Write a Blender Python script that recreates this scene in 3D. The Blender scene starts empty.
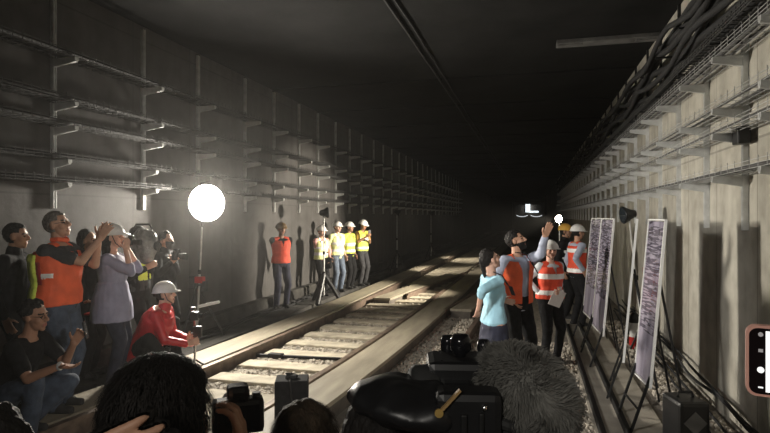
import bpy, bmesh, math, random
from mathutils import Vector, Matrix, Euler, noise
V = Vector
random.seed(7)
SC = bpy.context.scene
COL = SC.collection
PI = math.pi
# ------------------------------------------------------------------ camera
CAMH = 1.95; FPX = 560.0; YAW = math.radians(14.7)
CA, SA = math.cos(YAW), math.sin(YAW)
def at(px, py, d):
    xr = (px - 385) / FPX * d
    return V((xr * CA - d * SA, xr * SA + d * CA, CAMH - (py - 216.5) * d / FPX))
def ground(px, d, z=0.0):
    p = at(px, 216.5, d); p.z = z; return p
IR = V((CA, SA, 0))        # towards the right of the view
IF = V((-SA, CA, 0))       # away from the viewer
cam = bpy.data.cameras.new('camera'); cam.lens = FPX / 770 * 36; cam.sensor_width = 36
cam.clip_start = .05; cam.clip_end = 300
camo = bpy.data.objects.new('camera', cam); COL.objects.link(camo)
camo.location = (0, 0, CAMH); camo.rotation_euler = (PI / 2, 0, YAW)
SC.camera = camo
SC.view_settings.view_transform = 'Standard'; SC.view_settings.look = 'None'
SC.view_settings.gamma = 1; SC.view_settings.use_curve_mapping = False
SC.view_settings.exposure = 0.0
w = bpy.data.worlds.new('world'); SC.world = w; w.use_nodes = True
w.node_tree.nodes['Background'].inputs[0].default_value = (1, .95, .85, 1)
w.node_tree.nodes['Background'].inputs[1].default_value = .004
# ------------------------------------------------------------------ materials
def mat(name, col, rough=.6, metal=0, var=.25, scale=8, bump=.0, bscale=40, stretch=(1, 1, 1), emit=None, estr=0, spec=.5, sheen=0, col2=None, alpha=None, trans=0):
    m = bpy.data.materials.new(name); m.use_nodes = True
    nt = m.node_tree; b = nt.nodes['Principled BSDF']
    b.inputs['Roughness'].default_value = rough; b.inputs['Metallic'].default_value = metal
    b.inputs['Specular IOR Level'].default_value = spec
    if trans: b.inputs['Transmission Weight'].default_value = trans
    tc = nt.nodes.new('ShaderNodeTexCoord'); mp = nt.nodes.new('ShaderNodeMapping')
    mp.inputs['Scale'].default_value = stretch
    nt.links.new(tc.outputs['Object'], mp.inputs[0])
    nz = nt.nodes.new('ShaderNodeTexNoise'); nz.inputs['Scale'].default_value = scale; nz.inputs['Detail'].default_value = 5
    nt.links.new(mp.outputs[0], nz.inputs['Vector'])
    cr = nt.nodes.new('ShaderNodeValToRGB')
    c2 = col2 or tuple(min(1, c * (1 + var)) for c in col)
    c1 = tuple(c * (1 - var) for c in col)
    cr.color_ramp.elements[0].position = .3; cr.color_ramp.elements[1].position = .7
    cr.color_ramp.elements[0].color = (*c1, 1); cr.color_ramp.elements[1].color = (*c2, 1)
    nt.links.new(nz.outputs[0], cr.inputs[0]); nt.links.new(cr.outputs[0], b.inputs['Base Color'])
    if bump:
        n2 = nt.nodes.new('ShaderNodeTexNoise'); n2.inputs['Scale'].default_value = bscale; n2.inputs['Detail'].default_value = 4
        nt.links.new(mp.outputs[0], n2.inputs['Vector'])
        bp = nt.nodes.new('ShaderNodeBump'); bp.inputs['Strength'].default_value = bump; bp.inputs['Distance'].default_value = .02
        nt.links.new(n2.outputs[0], bp.inputs['Height']); nt.links.new(bp.outputs[0], b.inputs['Normal'])
    if emit:
        b.inputs['Emission Color'].default_value = (*emit, 1); b.inputs['Emission Strength'].default_value = estr
    if alpha is not None: b.inputs['Alpha'].default_value = alpha
    return m
def wall_mat(name, col, dark, w1=1.25, h1=1.0, axis='Y', streak=.5):
    m = bpy.data.materials.new(name); m.use_nodes = True; nt = m.node_tree; b = nt.nodes['Principled BSDF']
    L = nt.links.new; N = nt.nodes.new
    b.inputs['Roughness'].default_value = .8
    tc = N('ShaderNodeTexCoord'); sx = N('ShaderNodeSeparateXYZ'); L(tc.outputs['Object'], sx.inputs[0])
    cx = N('ShaderNodeCombineXYZ'); L(sx.outputs[axis], cx.inputs[0]); L(sx.outputs['Z'], cx.inputs[1])
    br = N('ShaderNodeTexBrick'); br.offset = 0; br.inputs['Scale'].default_value = 1
    br.inputs['Brick Width'].default_value = w1; br.inputs['Row Height'].default_value = h1
    br.inputs['Mortar Size'].default_value = .012; br.inputs['Mortar Smooth'].default_value = .3
    br.inputs['Color1'].default_value = (*col, 1); br.inputs['Color2'].default_value = (*[c * .84 for c in col], 1)
    br.inputs['Mortar'].default_value = (*[c * .6 for c in col], 1); L(cx.outputs[0], br.inputs['Vector'])
    mp = N('ShaderNodeMapping'); mp.inputs['Scale'].default_value = (2.2, .22, 1); L(cx.outputs[0], mp.inputs[0])
    nz = N('ShaderNodeTexNoise'); nz.inputs['Scale'].default_value = 1.6; nz.inputs['Detail'].default_value = 6; L(mp.outputs[0], nz.inputs['Vector'])
    cr = N('ShaderNodeValToRGB'); cr.color_ramp.elements[0].position = .35; cr.color_ramp.elements[1].position = .68
    cr.color_ramp.elements[0].color = (*dark, 1); cr.color_ramp.elements[1].color = (1, 1, 1, 1); L(nz.outputs[0], cr.inputs[0])
    mx = N('ShaderNodeMixRGB'); mx.blend_type = 'MULTIPLY'; mx.inputs[0].default_value = streak
    L(br.outputs[0], mx.inputs[1]); L(cr.outputs[0], mx.inputs[2])
    n3 = N('ShaderNodeTexNoise'); n3.inputs['Scale'].default_value = 5; n3.inputs['Detail'].default_value = 8; L(tc.outputs['Object'], n3.inputs['Vector'])
    cr3 = N('ShaderNodeValToRGB'); cr3.color_ramp.elements[0].position = .3; cr3.color_ramp.elements[0].color = (.62, .6, .58, 1)
    cr3.color_ramp.elements[1].position = .6; L(n3.outputs[0], cr3.inputs[0])
    m2 = N('ShaderNodeMixRGB'); m2.blend_type = 'MULTIPLY'; m2.inputs[0].default_value = .7; L(mx.outputs[0], m2.inputs[1]); L(cr3.outputs[0], m2.inputs[2])
    L(m2.outputs[0], b.inputs['Base Color'])
    bp = N('ShaderNodeBump'); bp.inputs['Strength'].default_value = .4; bp.inputs['Distance'].default_value = .02; L(n3.outputs[0], bp.inputs['Height']); L(bp.outputs[0], b.inputs['Normal'])
    return m
M = {}
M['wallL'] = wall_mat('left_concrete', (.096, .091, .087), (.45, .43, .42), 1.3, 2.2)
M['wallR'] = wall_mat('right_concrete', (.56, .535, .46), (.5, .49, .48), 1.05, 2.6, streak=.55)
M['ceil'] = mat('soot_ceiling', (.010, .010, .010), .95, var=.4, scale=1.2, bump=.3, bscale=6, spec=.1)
M['floor'] = mat('dirty_floor', (.17, .15, .125), .9, var=.4, scale=2, bump=.6, bscale=25)
M['darkfloor'] = mat('dark_floor', (.05, .047, .042), .95, var=.5, scale=3, bump=.6, bscale=20)
M['gravel'] = mat('gravel_bed', (.22, .2, .17), .9, var=.6, scale=30, bump=1, bscale=30)
M['stone'] = mat('stone', (.40, .36, .30), .85, var=.45, scale=7, bump=.2)
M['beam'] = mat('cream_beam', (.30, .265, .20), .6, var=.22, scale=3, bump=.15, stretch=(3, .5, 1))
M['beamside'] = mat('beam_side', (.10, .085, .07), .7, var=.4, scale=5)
M['rail'] = mat('rusty_rail', (.17, .125, .095), .5, metal=.4, var=.35, scale=9, bump=.15)
M['sleeper'] = mat('concrete_sleeper', (.38, .34, .26), .85, var=.3, scale=6, bump=.25, bscale=30)
M['galv'] = mat('galvanised', (.62, .63, .62), .45, metal=.35, var=.15, scale=12)
M['wire'] = mat('tray_wire', (.045, .045, .044), .7, metal=.2, var=.2)
M['wireR'] = mat('tray_wire_zinc', (.55, .555, .55), .45, metal=.5, var=.2)
M['cable'] = mat('black_cable', (.016, .016, .017), .85, var=.3)
M['cableg'] = mat('grey_cable', (.12, .12, .12), .5, var=.3)
M['black'] = mat('black_plastic', (.012, .012, .013), .38, var=.3)
M['gloss'] = mat('gloss_black', (.010, .010, .012), .15, var=.3)
M['rubber'] = mat('black_rubber', (.02, .02, .02), .8, var=.3)
M['steel'] = mat('dark_steel', (.022, .022, .022), .6, metal=.6, var=.3)
M['chrome'] = mat('chrome', (.75, .75, .76), .2, metal=1, var=.08)
M['white'] = mat('white_plastic', (.8, .8, .78), .35, var=.05)
M['whitecloth'] = mat('white_cloth', (.78, .77, .75), .8, var=.06, bump=.1)
M['red'] = mat('red_paint', (.55, .03, .025), .35, var=.15)
M['brass'] = mat('brass', (.75, .5, .16), .3, metal=.8, var=.1)
M['tan'] = mat('tan_webbing', (.4, .25, .1), .7, var=.2)
M['cloth_black'] = mat('black_cloth', (.013, .013, .014), .9, spec=.15, var=.4, scale=20, bump=.15, bscale=60)
M['cloth_char'] = mat('charcoal_cloth', (.035, .035, .038), .85, var=.3, scale=20, bump=.15, bscale=60)
M['jeans'] = mat('blue_jeans', (.055, .075, .115), .85, var=.3, scale=14, bump=.2, bscale=80)
M['jeans_pale'] = mat('pale_jeans', (.11, .14, .19), .85, var=.3, scale=14, bump=.2, bscale=80)
M['navy'] = mat('navy_cloth', (.022, .024, .045), .85, var=.3, scale=16)
M['lav'] = mat('lavender_cloth', (.30, .30, .42), .8, var=.12, scale=10, bump=.1)
M['sky'] = mat('light_blue_knit', (.40, .70, .84), .8, var=.08, scale=10, bump=.1)
M['shirtgrey'] = mat('grey_blue_shirt', (.40, .44, .55), .8, var=.1)
M['paleshirt'] = mat('pale_shirt', (.62, .66, .68), .8, var=.08)
M['pink'] = mat('pink_sleeve', (.70, .36, .33), .8, var=.12)
M['orange'] = mat('orange_vest', (.86, .13, .04), .7, var=.12, scale=10, bump=.1)
M['redvest'] = mat('red_orange_vest', (.80, .085, .035), .7, var=.12, scale=10)
M['redjk'] = mat('red_jacket', (.50, .015, .02), .45, var=.2, scale=12, bump=.15)
M['yellow'] = mat('lime_vest', (.72, .85, .12), .7, var=.1, scale=10)
M['yellowp'] = mat('pale_lime_vest', (.85, .90, .42), .7, var=.08)
M['refl'] = mat('reflective_tape', (.92, .92, .90), .4, var=.05)
M['dredpanel'] = mat('dark_red_strap', (.35, .02, .02), .6, var=.2)
M['helmw'] = mat('white_helmet', (.84, .83, .80), .3, var=.04)
M['helmb'] = mat('brown_helmet', (.17, .10, .035), .5, var=.2)
M['helmy'] = mat('yellow_helmet', (.72, .42, .08), .4, var=.1)
M['hair'] = mat('black_hair', (.012, .010, .009), .7, spec=.25, var=.5, scale=40, stretch=(1, 1, .2), bump=.5, bscale=120)
M['hairbr'] = mat('brown_hair', (.035, .024, .015), .75, spec=.2, var=.5, scale=40, stretch=(1, 1, .2), bump=.5, bscale=120)
M['hairgr'] = mat('greying_hair', (.13, .115, .10), .6, var=.6, scale=40, bump=.4, bscale=120)
M['eye'] = mat('eye', (.03, .02, .015), .25, var=.1)
M['lip'] = mat('lips', (.36, .13, .10), .5, var=.1)
M['skinA'] = mat('skin_tan', (.52, .29, .19), .55, var=.08, scale=12)
M['skinB'] = mat('skin_light', (.64, .38, .28), .55, var=.08, scale=12)
M['skinC'] = mat('skin_brown', (.36, .19, .12), .55, var=.08, scale=12)
M['mask'] = mat('black_mask', (.02, .02, .022), .8, var=.2)
M['paper'] = mat('paper', (.85, .84, .82), .8, var=.03)
M['fur'] = mat('grey_fur', (.17, .165, .15), .85, var=.5, scale=9)
M['plastic_clear'] = mat('clear_film', (.22, .22, .21), .18, var=.3, scale=20, bump=.6, bscale=25, metal=.25)
M['case_pink'] = mat('pink_case', (.80, .42, .34), .45, var=.06)
M['screen_dark'] = mat('phone_screen_dark', (.012, .008, .009), .15, var=.1)
M['screen_lit'] = mat('phone_screen_lit', (.8, .8, .8), .3, var=.02, emit=(1, .97, .95), estr=.9)
M['icon'] = mat('screen_icon', (.8, .8, .8), .3, var=.02, emit=(1, 1, 1), estr=.8)
M['icondim'] = mat('screen_icon_dim', (.3, .3, .3), .3, var=.02, emit=(1, .9, .9), estr=.18)
M['bluepatch'] = mat('blue_patch', (.04, .08, .17), .7, var=.2)
M['lamp_face'] = mat('lamp_diffuser', (1, 1, 1), .5, var=.01, emit=(1, .93, .81), estr=1000)
M['flood_face'] = mat('flood_glass', (1, 1, 1), .5, var=.01, emit=(1, .90, .68), estr=40)
M['far_face'] = mat('work_lamp_glass', (1, 1, 1), .5, var=.01, emit=(1, .86, .6), estr=60)
M['train_body'] = mat('train_body', (.03, .03, .032), .5, var=.2)
M['train_lit'] = mat('train_lit_window', (1, 1, 1), .4, var=.01, emit=(.85, .95, 1), estr=1.3)
M['train_trim'] = mat('train_glowing_trim', (1, 1, 1), .4, var=.01, emit=(.9, .95, 1), estr=.6)  # white painted trim, glow put in because nothing lights it there
M['glass'] = mat('dark_glass', (.02, .025, .03), .08, var=.1)
def board_mat():
    m = bpy.data.materials.new('printed_board'); m.use_nodes = True; nt = m.node_tree; b = nt.nodes['Principled BSDF']
    L = nt.links.new; N = nt.nodes.new
    b.inputs['Roughness'].default_value = .16
    tc = N('ShaderNodeTexCoord'); sx = N('ShaderNodeSeparateXYZ'); L(tc.outputs['Object'], sx.inputs[0])
    # soft vertical blocks of print
    mp = N('ShaderNodeMapping'); mp.inputs['Scale'].default_value = (3.2, 3.2, .5); L(tc.outputs['Object'], mp.inputs[0])
    n1 = N('ShaderNodeTexNoise'); n1.inputs['Scale'].default_value = 1.3; n1.inputs['Detail'].default_value = 2; L(mp.outputs[0], n1.inputs['Vector'])
    c1 = N('ShaderNodeValToRGB'); c1.color_ramp.elements[0].position = .42; c1.color_ramp.elements[1].position = .6
    c1.color_ramp.elements[0].color = (.17, .155, .20, 1); c1.color_ramp.elements[1].color = (.36, .33, .40, 1); L(n1.outputs[0], c1.inputs[0])
    # rows of unreadable small print
    mp2 = N('ShaderNodeMapping'); mp2.inputs['Scale'].default_value = (5, 5, 60); L(tc.outputs['Object'], mp2.inputs[0])
    n2 = N('ShaderNodeTexNoise'); n2.inputs['Scale'].default_value = 1.0; n2.inputs['Detail'].default_value = 1; L(mp2.outputs[0], n2.inputs['Vector'])
    c2 = N('ShaderNodeValToRGB'); c2.color_ramp.interpolation = 'CONSTANT'; c2.color_ramp.elements[0].color = (.25, .24, .27, 1)
    c2.color_ramp.elements[1].position = .5; L(n2.outputs[0], c2.inputs[0])
    g = N('ShaderNodeMath'); g.operation = 'GREATER_THAN'; g.inputs[1].default_value = .85; L(sx.outputs['Z'], g.inputs[0])
    g2 = N('ShaderNodeMath'); g2.operation = 'MULTIPLY'; g2.inputs[1].default_value = .85; L(g.outputs[0], g2.inputs[0])
    mx = N('ShaderNodeMixRGB'); mx.blend_type = 'MULTIPLY'; L(g2.outputs[0], mx.inputs[0]); L(c1.outputs[0], mx.inputs[1]); L(c2.outputs[0], mx.inputs[2])
    L(mx.outputs[0], b.inputs['Base Color'])
    return m
M['board'] = board_mat()
# ------------------------------------------------------------------ object helpers
def link(name, me, m, parent=None):
    o = bpy.data.objects.new(name, me); COL.objects.link(o)
    if m is not None:
        for x in (m if isinstance(m, (list, tuple)) else [m]): me.materials.append(x)
    if parent is not None: o.parent = parent
    return o
def obj(name, bm, m, parent=None, smooth=False):
    me = bpy.data.meshes.new(name); bm.normal_update(); bm.to_mesh(me); bm.free()
    if smooth:
        for p in me.polygons: p.use_smooth = True
    return link(name, me, m, parent)
def tag(o, label, cat, group=None, kind=None):
    o['label'] = label; o['category'] = cat
    if group: o['group'] = group
    if kind: o['kind'] = kind
    return o
def struct(o):
    o['kind'] = 'structure'; return o
def thing(name, label, cat, loc=(0, 0, 0), rz=0, group=None):
    o = bpy.data.objects.new(name, None); COL.objects.link(o); o.empty_display_size = .1
    o.location = loc; o.rotation_euler = (0, 0, rz)
    return tag(o, label, cat, group)
def B(): return bmesh.new()
def box(bm, c, s, R=None, bevel=0):
    r = bmesh.ops.create_cube(bm, size=1)
    vs = r['verts']
    for v in vs: v.co = V((v.co.x * s[0], v.co.y * s[1], v.co.z * s[2]))
    if bevel:
        es = list({e for v in vs for e in v.link_edges})
        rr = bmesh.ops.bevel(bm, geom=es, offset=bevel, segments=2, affect='EDGES', profile=.6)
        vs = list({v for f in rr['faces'] for v in f.verts} | {v for v in vs if v.is_valid})
    T = Matrix.Translation(V(c)) @ (R.to_4x4() if R is not None else Matrix())
    for v in vs: v.co = T @ v.co
    return vs
def frame_from(d):
    d = V(d).normalized()
    a = V((0, 0, 1)) if abs(d.z) < .95 else V((1, 0, 0))
    x = a.cross(d).normalized(); y = d.cross(x)
    return x, y, d
def tube(bm, pts, r, n=8, cap=True, flat=1.0):
    rings = []; pts = [V(p) for p in pts]
    for i, p in enumerate(pts):
        d = (pts[min(i + 1, len(pts) - 1)] - pts[max(i - 1, 0)])
        if d.length < 1e-6: d = V((0, 0, 1))
        x, y, _ = frame_from(d); rr = r[i] if isinstance(r, (list, tuple)) else r
        rings.append([bm.verts.new(p + (x * math.cos(2 * PI * k / n) + y * flat * math.sin(2 * PI * k / n)) * rr) for k in range(n)])
    for a, b in zip(rings, rings[1:]):
        for k in range(n): bm.faces.new((a[k], a[(k + 1) % n], b[(k + 1) % n], b[k]))
    if cap:
        bm.faces.new(rings[0][::-1]); bm.faces.new(rings[-1])
def bar(bm, a, b, w, h=None, up=(0, 0, 1)):
    a, b = V(a), V(b); h = h or w; d = (b - a); L = d.length; y = d / L
    u = V(up)
    if abs(u.dot(y)) > .95: u = V((1, 0, 0))
    x = y.cross(u).normalized(); z = x.cross(y)
    R = Matrix((x, y, z)).transposed()
    box(bm, (a + b) / 2, (w, L, h), R)
def ball(bm, c, r, R=None, u=16, v=10):
    rr = bmesh.ops.create_uvsphere(bm, u_segments=u, v_segments=v, radius=1)
    if not isinstance(r, (tuple, list)): r = (r, r, r)
    T = Matrix.Translation(V(c)) @ (R.to_4x4() if R is not None else Matrix()) @ Matrix.Diagonal((*r, 1))
    for q in rr['verts']: q.co = T @ q.co
def cap(bm, a, ra, b, rb, n=12):
    a, b = V(a), V(b)
    ball(bm, a, ra, u=n, v=8); ball(bm, b, rb, u=n, v=8)
    if (b - a).length > 1e-4: tube(bm, [a, b], [ra, rb], n)
def lathe(bm, prof, c=(0, 0, 0), axis=(0, 0, 1), n=20, closed=True):
    x, y, z = frame_from(axis); c = V(c); rings = []
    for r, h in prof:
        rings.append([bm.verts.new(c + z * h + (x * math.cos(2 * PI * k / n) + y * math.sin(2 * PI * k / n)) * max(r, .0005)) for k in range(n)])
    for a, b in zip(rings, rings[1:]):
        for k in range(n): bm.faces.new((a[k], a[(k + 1) % n], b[(k + 1) % n], b[k]))
    if closed: bm.faces.new(rings[0][::-1]); bm.faces.new(rings[-1])
def loft(bm, secs, n=20):
    """secs: (centre, xaxis*rx, yaxis*ry)"""
    rings = []
    for c, ax, ay in secs:
        rings.append([bm.verts.new(c + ax * math.cos(2 * PI * k / n) + ay * math.sin(2 * PI * k / n)) for k in range(n)])
    for a, b in zip(rings, rings[1:]):
        for k in range(n): bm.faces.new((a[k], a[(k + 1) % n], b[(k + 1) % n], b[k]))
    bm.faces.new(rings[0][::-1]); bm.faces.new(rings[-1])
def remesh(bm, voxel, smooth=4, wob=0, wscale=9, seed=0):
    bmesh.ops.recalc_face_normals(bm, faces=bm.faces)
    me = bpy.data.meshes.new('tmp'); bm.to_mesh(me); bm.free()
    o = bpy.data.objects.new('tmp', me); COL.objects.link(o)
    md = o.modifiers.new('r', 'REMESH'); md.mode = 'VOXEL'; md.voxel_size = voxel; md.adaptivity = 0
    if smooth:
        s = o.modifiers.new('s', 'SMOOTH'); s.iterations = smooth; s.factor = .5
    dg = bpy.context.evaluated_depsgraph_get()
    out = bpy.data.meshes.new_from_object(o.evaluated_get(dg))
    bpy.data.objects.remove(o); bpy.data.meshes.remove(me)
    out.materials.clear()
    if wob:
        off = V((seed * 3.1, seed * 1.7, seed * .9))
        ns = [v.normal.copy() for v in out.vertices]
        for v, nn in zip(out.vertices, ns):
            q = v.co * wscale + off
            v.co += nn * wob * (noise.noise(q) + .6 * noise.noise(V((q.x * 2.2, q.y * 2.2, q.z * 1.2))))
    for p in out.polygons: p.use_smooth = True
    return out
def extract(me, pred, off, wob=0, wscale=40, edge=.35):
    keep = [p for p in me.polygons if pred(p.center)]
    cnt = {}
    for p in keep:
        for k in p.edge_keys: cnt[k] = cnt.get(k, 0) + 1
    rim = set()
    for k, c in cnt.items():
        if c == 1: rim.update(k)
    idx = {}; vs = []
    for p in keep:
        for i in p.vertices:
            if i not in idx:
                v = me.vertices[i]; idx[i] = len(vs)
                o = off * (edge if i in rim else 1)
                if wob and i not in rim: o += wob * noise.noise(v.co * wscale)
                vs.append(v.co + v.normal * o)
    out = bpy.data.meshes.new('part'); out.from_pydata(vs, [], [[idx[i] for i in p.vertices] for p in keep])
    for p in out.polygons: p.use_smooth = True
    return out
def cut(me, pred):
    bm = bmesh.new(); bm.from_mesh(me)
    bmesh.ops.delete(bm, geom=[f for f in bm.faces if pred(f.calc_center_median())], context='FACES')
    bm.to_mesh(me); bm.free(); return me
def ik(a, t, l1, l2, hint):
    d = t - a; L = min(d.length, (l1 + l2) * .999)
    d.normalize(); x = (l1 * l1 - l2 * l2 + L * L) / (2 * L); h = math.sqrt(max(0, l1 * l1 - x * x))
    n = (hint - d * hint.dot(d))
    n = n.normalized() if n.length > 1e-4 else V((0, 0, 1))
    return a + d * x + n * h, a + d * L
# ------------------------------------------------------------------ people
def hand(bm, w, d, pn, side, s, curl=.35, spread=1.0, point=False):
    d = d.normalized(); pn = (pn - d * pn.dot(d)); pn = pn.normalized() if pn.length > 1e-3 else frame_from(d)[0]
    t = d.cross(pn) * side
    for q in (.027, .009, -.009, -.027):
        cap(bm, w + t * q * .6 * s, .017 * s, w + (d * .082 + t * q) * s, .0125 * s, 8)
    for q, L, k in ((.031, .072, 0), (.0105, .082, 1), (-.0105, .076, 2), (-.031, .058, 3)):
        p = w + (d * .085 + t * q) * s; a = curl * .5
        for fr, r0, r1 in ((.45, .0098, .009), (.31, .009, .0083), (.24, .0083, .0072)):
            dd = (d * math.cos(a) + pn * math.sin(a) + t * q * 3.0 * spread).normalized()
            e = p + dd * L * fr * s; cap(bm, p, r0 * s, e, r1 * s, 8); p = e; a += curl
    p = w + (d * .022 + t * .026) * s; dd = (d * .62 + t * .7 + pn * (.25 + curl * .3)).normalized()
    e = p + dd * .045 * s; cap(bm, p, .0135 * s, e, .011 * s, 8)
    dd = (d * .85 + t * .35 + pn * (.3 + curl * .4)).normalized(); cap(bm, e, .011 * s, e + dd * .034 * s, .0085 * s, 8)
SEC = [(-.10, .125, .095, 0), (-.02, .165, .115, -.005), (.06, .16, .11, 0), (.16, .142, .102, .005), (.27, .155, .112, .005), (.37, .172, .112, 0), (.44, .155, .095, -.005), (.485, .09, .07, -.01), (.51, .055, .055, -.01)]
SECF = [(-.10, .125, .095, 0), (-.02, .168, .12, -.01), (.06, .155, .105, 0), (.16, .122, .088, .005), (.27, .138, .112, .018), (.37, .150, .105, .01), (.44, .135, .085, -.002), (.485, .075, .06, -.01), (.51, .048, .048, -.01)]
class P: pass
def person(label, loc, face, h=1.72, female=False, pelvis=None, lean=0, side=0, twist=0, head=(0, 0), headroll=0, armL=None, armR=None, feet=None, knees=None, skin='skinA', hair='short', hairm='hair',
           top=('shirt', 'cloth_black', 'short'), bottom='jeans', vest=None, headgear=None, shoes='rubber', vox=.009, beard=False, fat=1.0, group=None, mask=False, glasses=False):
    s = h / 1.75; loc = V(loc); face = V((face[0], face[1], 0)).normalized()
    rz = math.atan2(-face.x, face.y)
    root = thing('person', label, 'person', loc, rz, group)
    Ri = Matrix.Rotation(-rz, 3, 'Z')
    W = lambda p: Ri @ (V(p) - loc)
    q = P(); q.root = root; q.s = s; q.rz = rz; q.loc = loc
    pel = V(pelvis) if pelvis else V((0, 0, .95 * s))
    Rt = Matrix.Rotation(math.radians(twist), 3, 'Z') @ Matrix.Rotation(math.radians(-lean), 3, 'X') @ Matrix.Rotation(math.radians(side), 3, 'Y')
    r, f, u = Rt @ V((1, 0, 0)), Rt @ V((0, 1, 0)), Rt @ V((0, 0, 1))
    secs = SECF if female else SEC
    def torso(bm, off, t0=-.2, t1=.6, k=1.0):
        L = []
        for t, rx, ry, fo in secs:
            if t0 <= t <= t1:
                L.append((pel + u * t * s + f * fo * s, r * (rx * fat * k * s + off), f * (ry * fat * k * s + off)))
        loft(bm, L)
    nb = pel + u * .50 * s
    sw = (.158 if female else .182) * s
    shL = pel + u * .445 * s - r * sw; shR = pel + u * .445 * s + r * sw
    Rh = Matrix.Rotation(math.radians(twist * .6 + head[0]), 3, 'Z') @ Matrix.Rotation(math.radians(head[1]), 3, 'X') @ Matrix.Rotation(math.radians(headroll), 3, 'Y')
    hs = s ** .5
    hc = nb + (u * .4 + V((0, 0, .6))).normalized() * .06 * s + Rh @ V((0, .022, .105)) * hs
    H = lambda x, y, z: hc + Rh @ (V((x, y, z)) * hs)
    HL = lambda p: (Rh.transposed() @ (p - hc)) / hs
    q.H = H; q.Rh = Rh; q.hc = hc; q.hs = hs
    # limbs
    ua, fa = .285 * s, .25 * s
    def arm(spec, sh, sd):
        spec = spec or {}
        t = W(spec['w']) if 'w' in spec else sh + V((sd * .07, .03, -.50)) * s
        hint = V(spec.get('e', (sd * .3, -1, -.2)))
        e, wv = ik(sh, t, ua, fa, hint)
        hd = Ri @ V(spec['hd']) if 'hd' in spec else (wv - e).normalized()
        pn = Ri @ V(spec['pn']) if 'pn' in spec else V((-sd, 0, 0))
        return e, wv, hd, pn, spec.get('curl', .35)
    aL = arm(armL, shL, -1); aR = arm(armR, shR, 1)
    hipL = pel - r * .088 * s - u * .03 * s; hipR = pel + r * .088 * s - u * .03 * s
    if feet is None: feet = ((-.11, 0.0), (.11, .03))
    kh = knees or ((-.1, 1, .2), (.1, 1, .2))
    anL = V((feet[0][0] * s, feet[0][1] * s, .085 * s)); anR = V((feet[1][0] * s, feet[1][1] * s, .085 * s))
    th, sn = .435 * s, .43 * s
    kL, anL = ik(hipL, anL, th, sn, V(kh[0])); kR, anR = ik(hipR, anR, th, sn, V(kh[1]))
    q.handL, q.handR = aL, aR
    # body
    bm = B(); torso(bm, 0)
    cap(bm, nb - u * .05 * s, .058 * s, H(0, -.012, -.03), .05 * hs)
    for sh, a, sd in ((shL, aL, -1), (shR, aR, 1)):
        cap(bm, pel + u * .43 * s + r * sd * .06 * s, .07 * s, sh, .055 * s)
        cap(bm, sh, .052 * s, a[0], .039 * s); cap(bm, a[0], .039 * s, a[1], .026 * s)
        hand(bm, a[1], a[2], a[3], sd, s * (.93 if female else 1), a[4])
    for hp, k, an in ((hipL, kL, anL), (hipR, kR, anR)):
        cap(bm, hp, .088 * s * fat, k, .056 * s); cap(bm, k, .055 * s, an, .038 * s)
        cap(bm, an + V((0, -.03, -.035)) * s, .035 * s, an + V((0, .13, -.05)) * s, .028 * s)
    e3 = lambda c, rr: ball(bm, H(*c), tuple(x * hs for x in rr), Rh)
    e3((0, -.012, .03), (.077, .096, .09)); e3((0, .028, -.035), (.060, .060, .078)); e3((0, .066, -.092), (.026, .022, .022))
    cap(bm, H(0, .088, .016), .0095 * hs, H(0, .110, -.02), .014 * hs, 8)
    cap(bm, H(-.035, .072, .027), .016 * hs, H(.035, .072, .027), .016 * hs, 8)
    for sd in (-1, 1):
        e3((sd * .038, .055, -.025), (.026, .03, .03)); e3((sd * .078, -.002, -.005), (.011, .021, .032))
        ball(bm, H(sd * .031, .072, .003), .0135 * hs)
        cap(bm, H(0, .105, -.024), .011 * hs, H(sd * .013, .098, -.026), .009 * hs, 8)
    cap(bm, H(-.02, .084, -.056), .0085 * hs, H(.02, .084, -.056), .0085 * hs, 8)
    cap(bm, H(-.016, .084, -.069), .0095 * hs, H(.016, .084, -.069), .0095 * hs, 8)
    body = remesh(bm, vox, 2)
    bo = link('body', body, [M[skin], M['eye'], M['lip'], M[hairm]], root)
    for p in body.polygons:
        x = HL(p.center)
        if x.length > .16: continue
        if x.y > .06:
            ax = abs(x.x)
            if ((ax - .031) / .015) ** 2 + ((x.z - .003) / .0075) ** 2 < 1: p.material_index = 1
            elif abs(x.z + .0625) < .0095 and ax < .024: p.material_index = 2
            elif abs(x.z - .026) < .005 and .012 < ax < .05: p.material_index = 3
    q.body = bo
    isneck = lambda p: False
    # hair
    def scalp(p, low=-.055):
        x = HL(p)
        if x.length > .19: return False
        if x.z > .075 - .25 * max(0, -x.y): return x.z > -.06 and (x.y < .075 or x.z > .07)
        if x.y < .0 and x.z > low - .1 * (x.y + .05): return not (abs(x.x) > .079 and x.y > -.022 and x.z < .03)
        return x.z > .035 and x.y < .045
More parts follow.
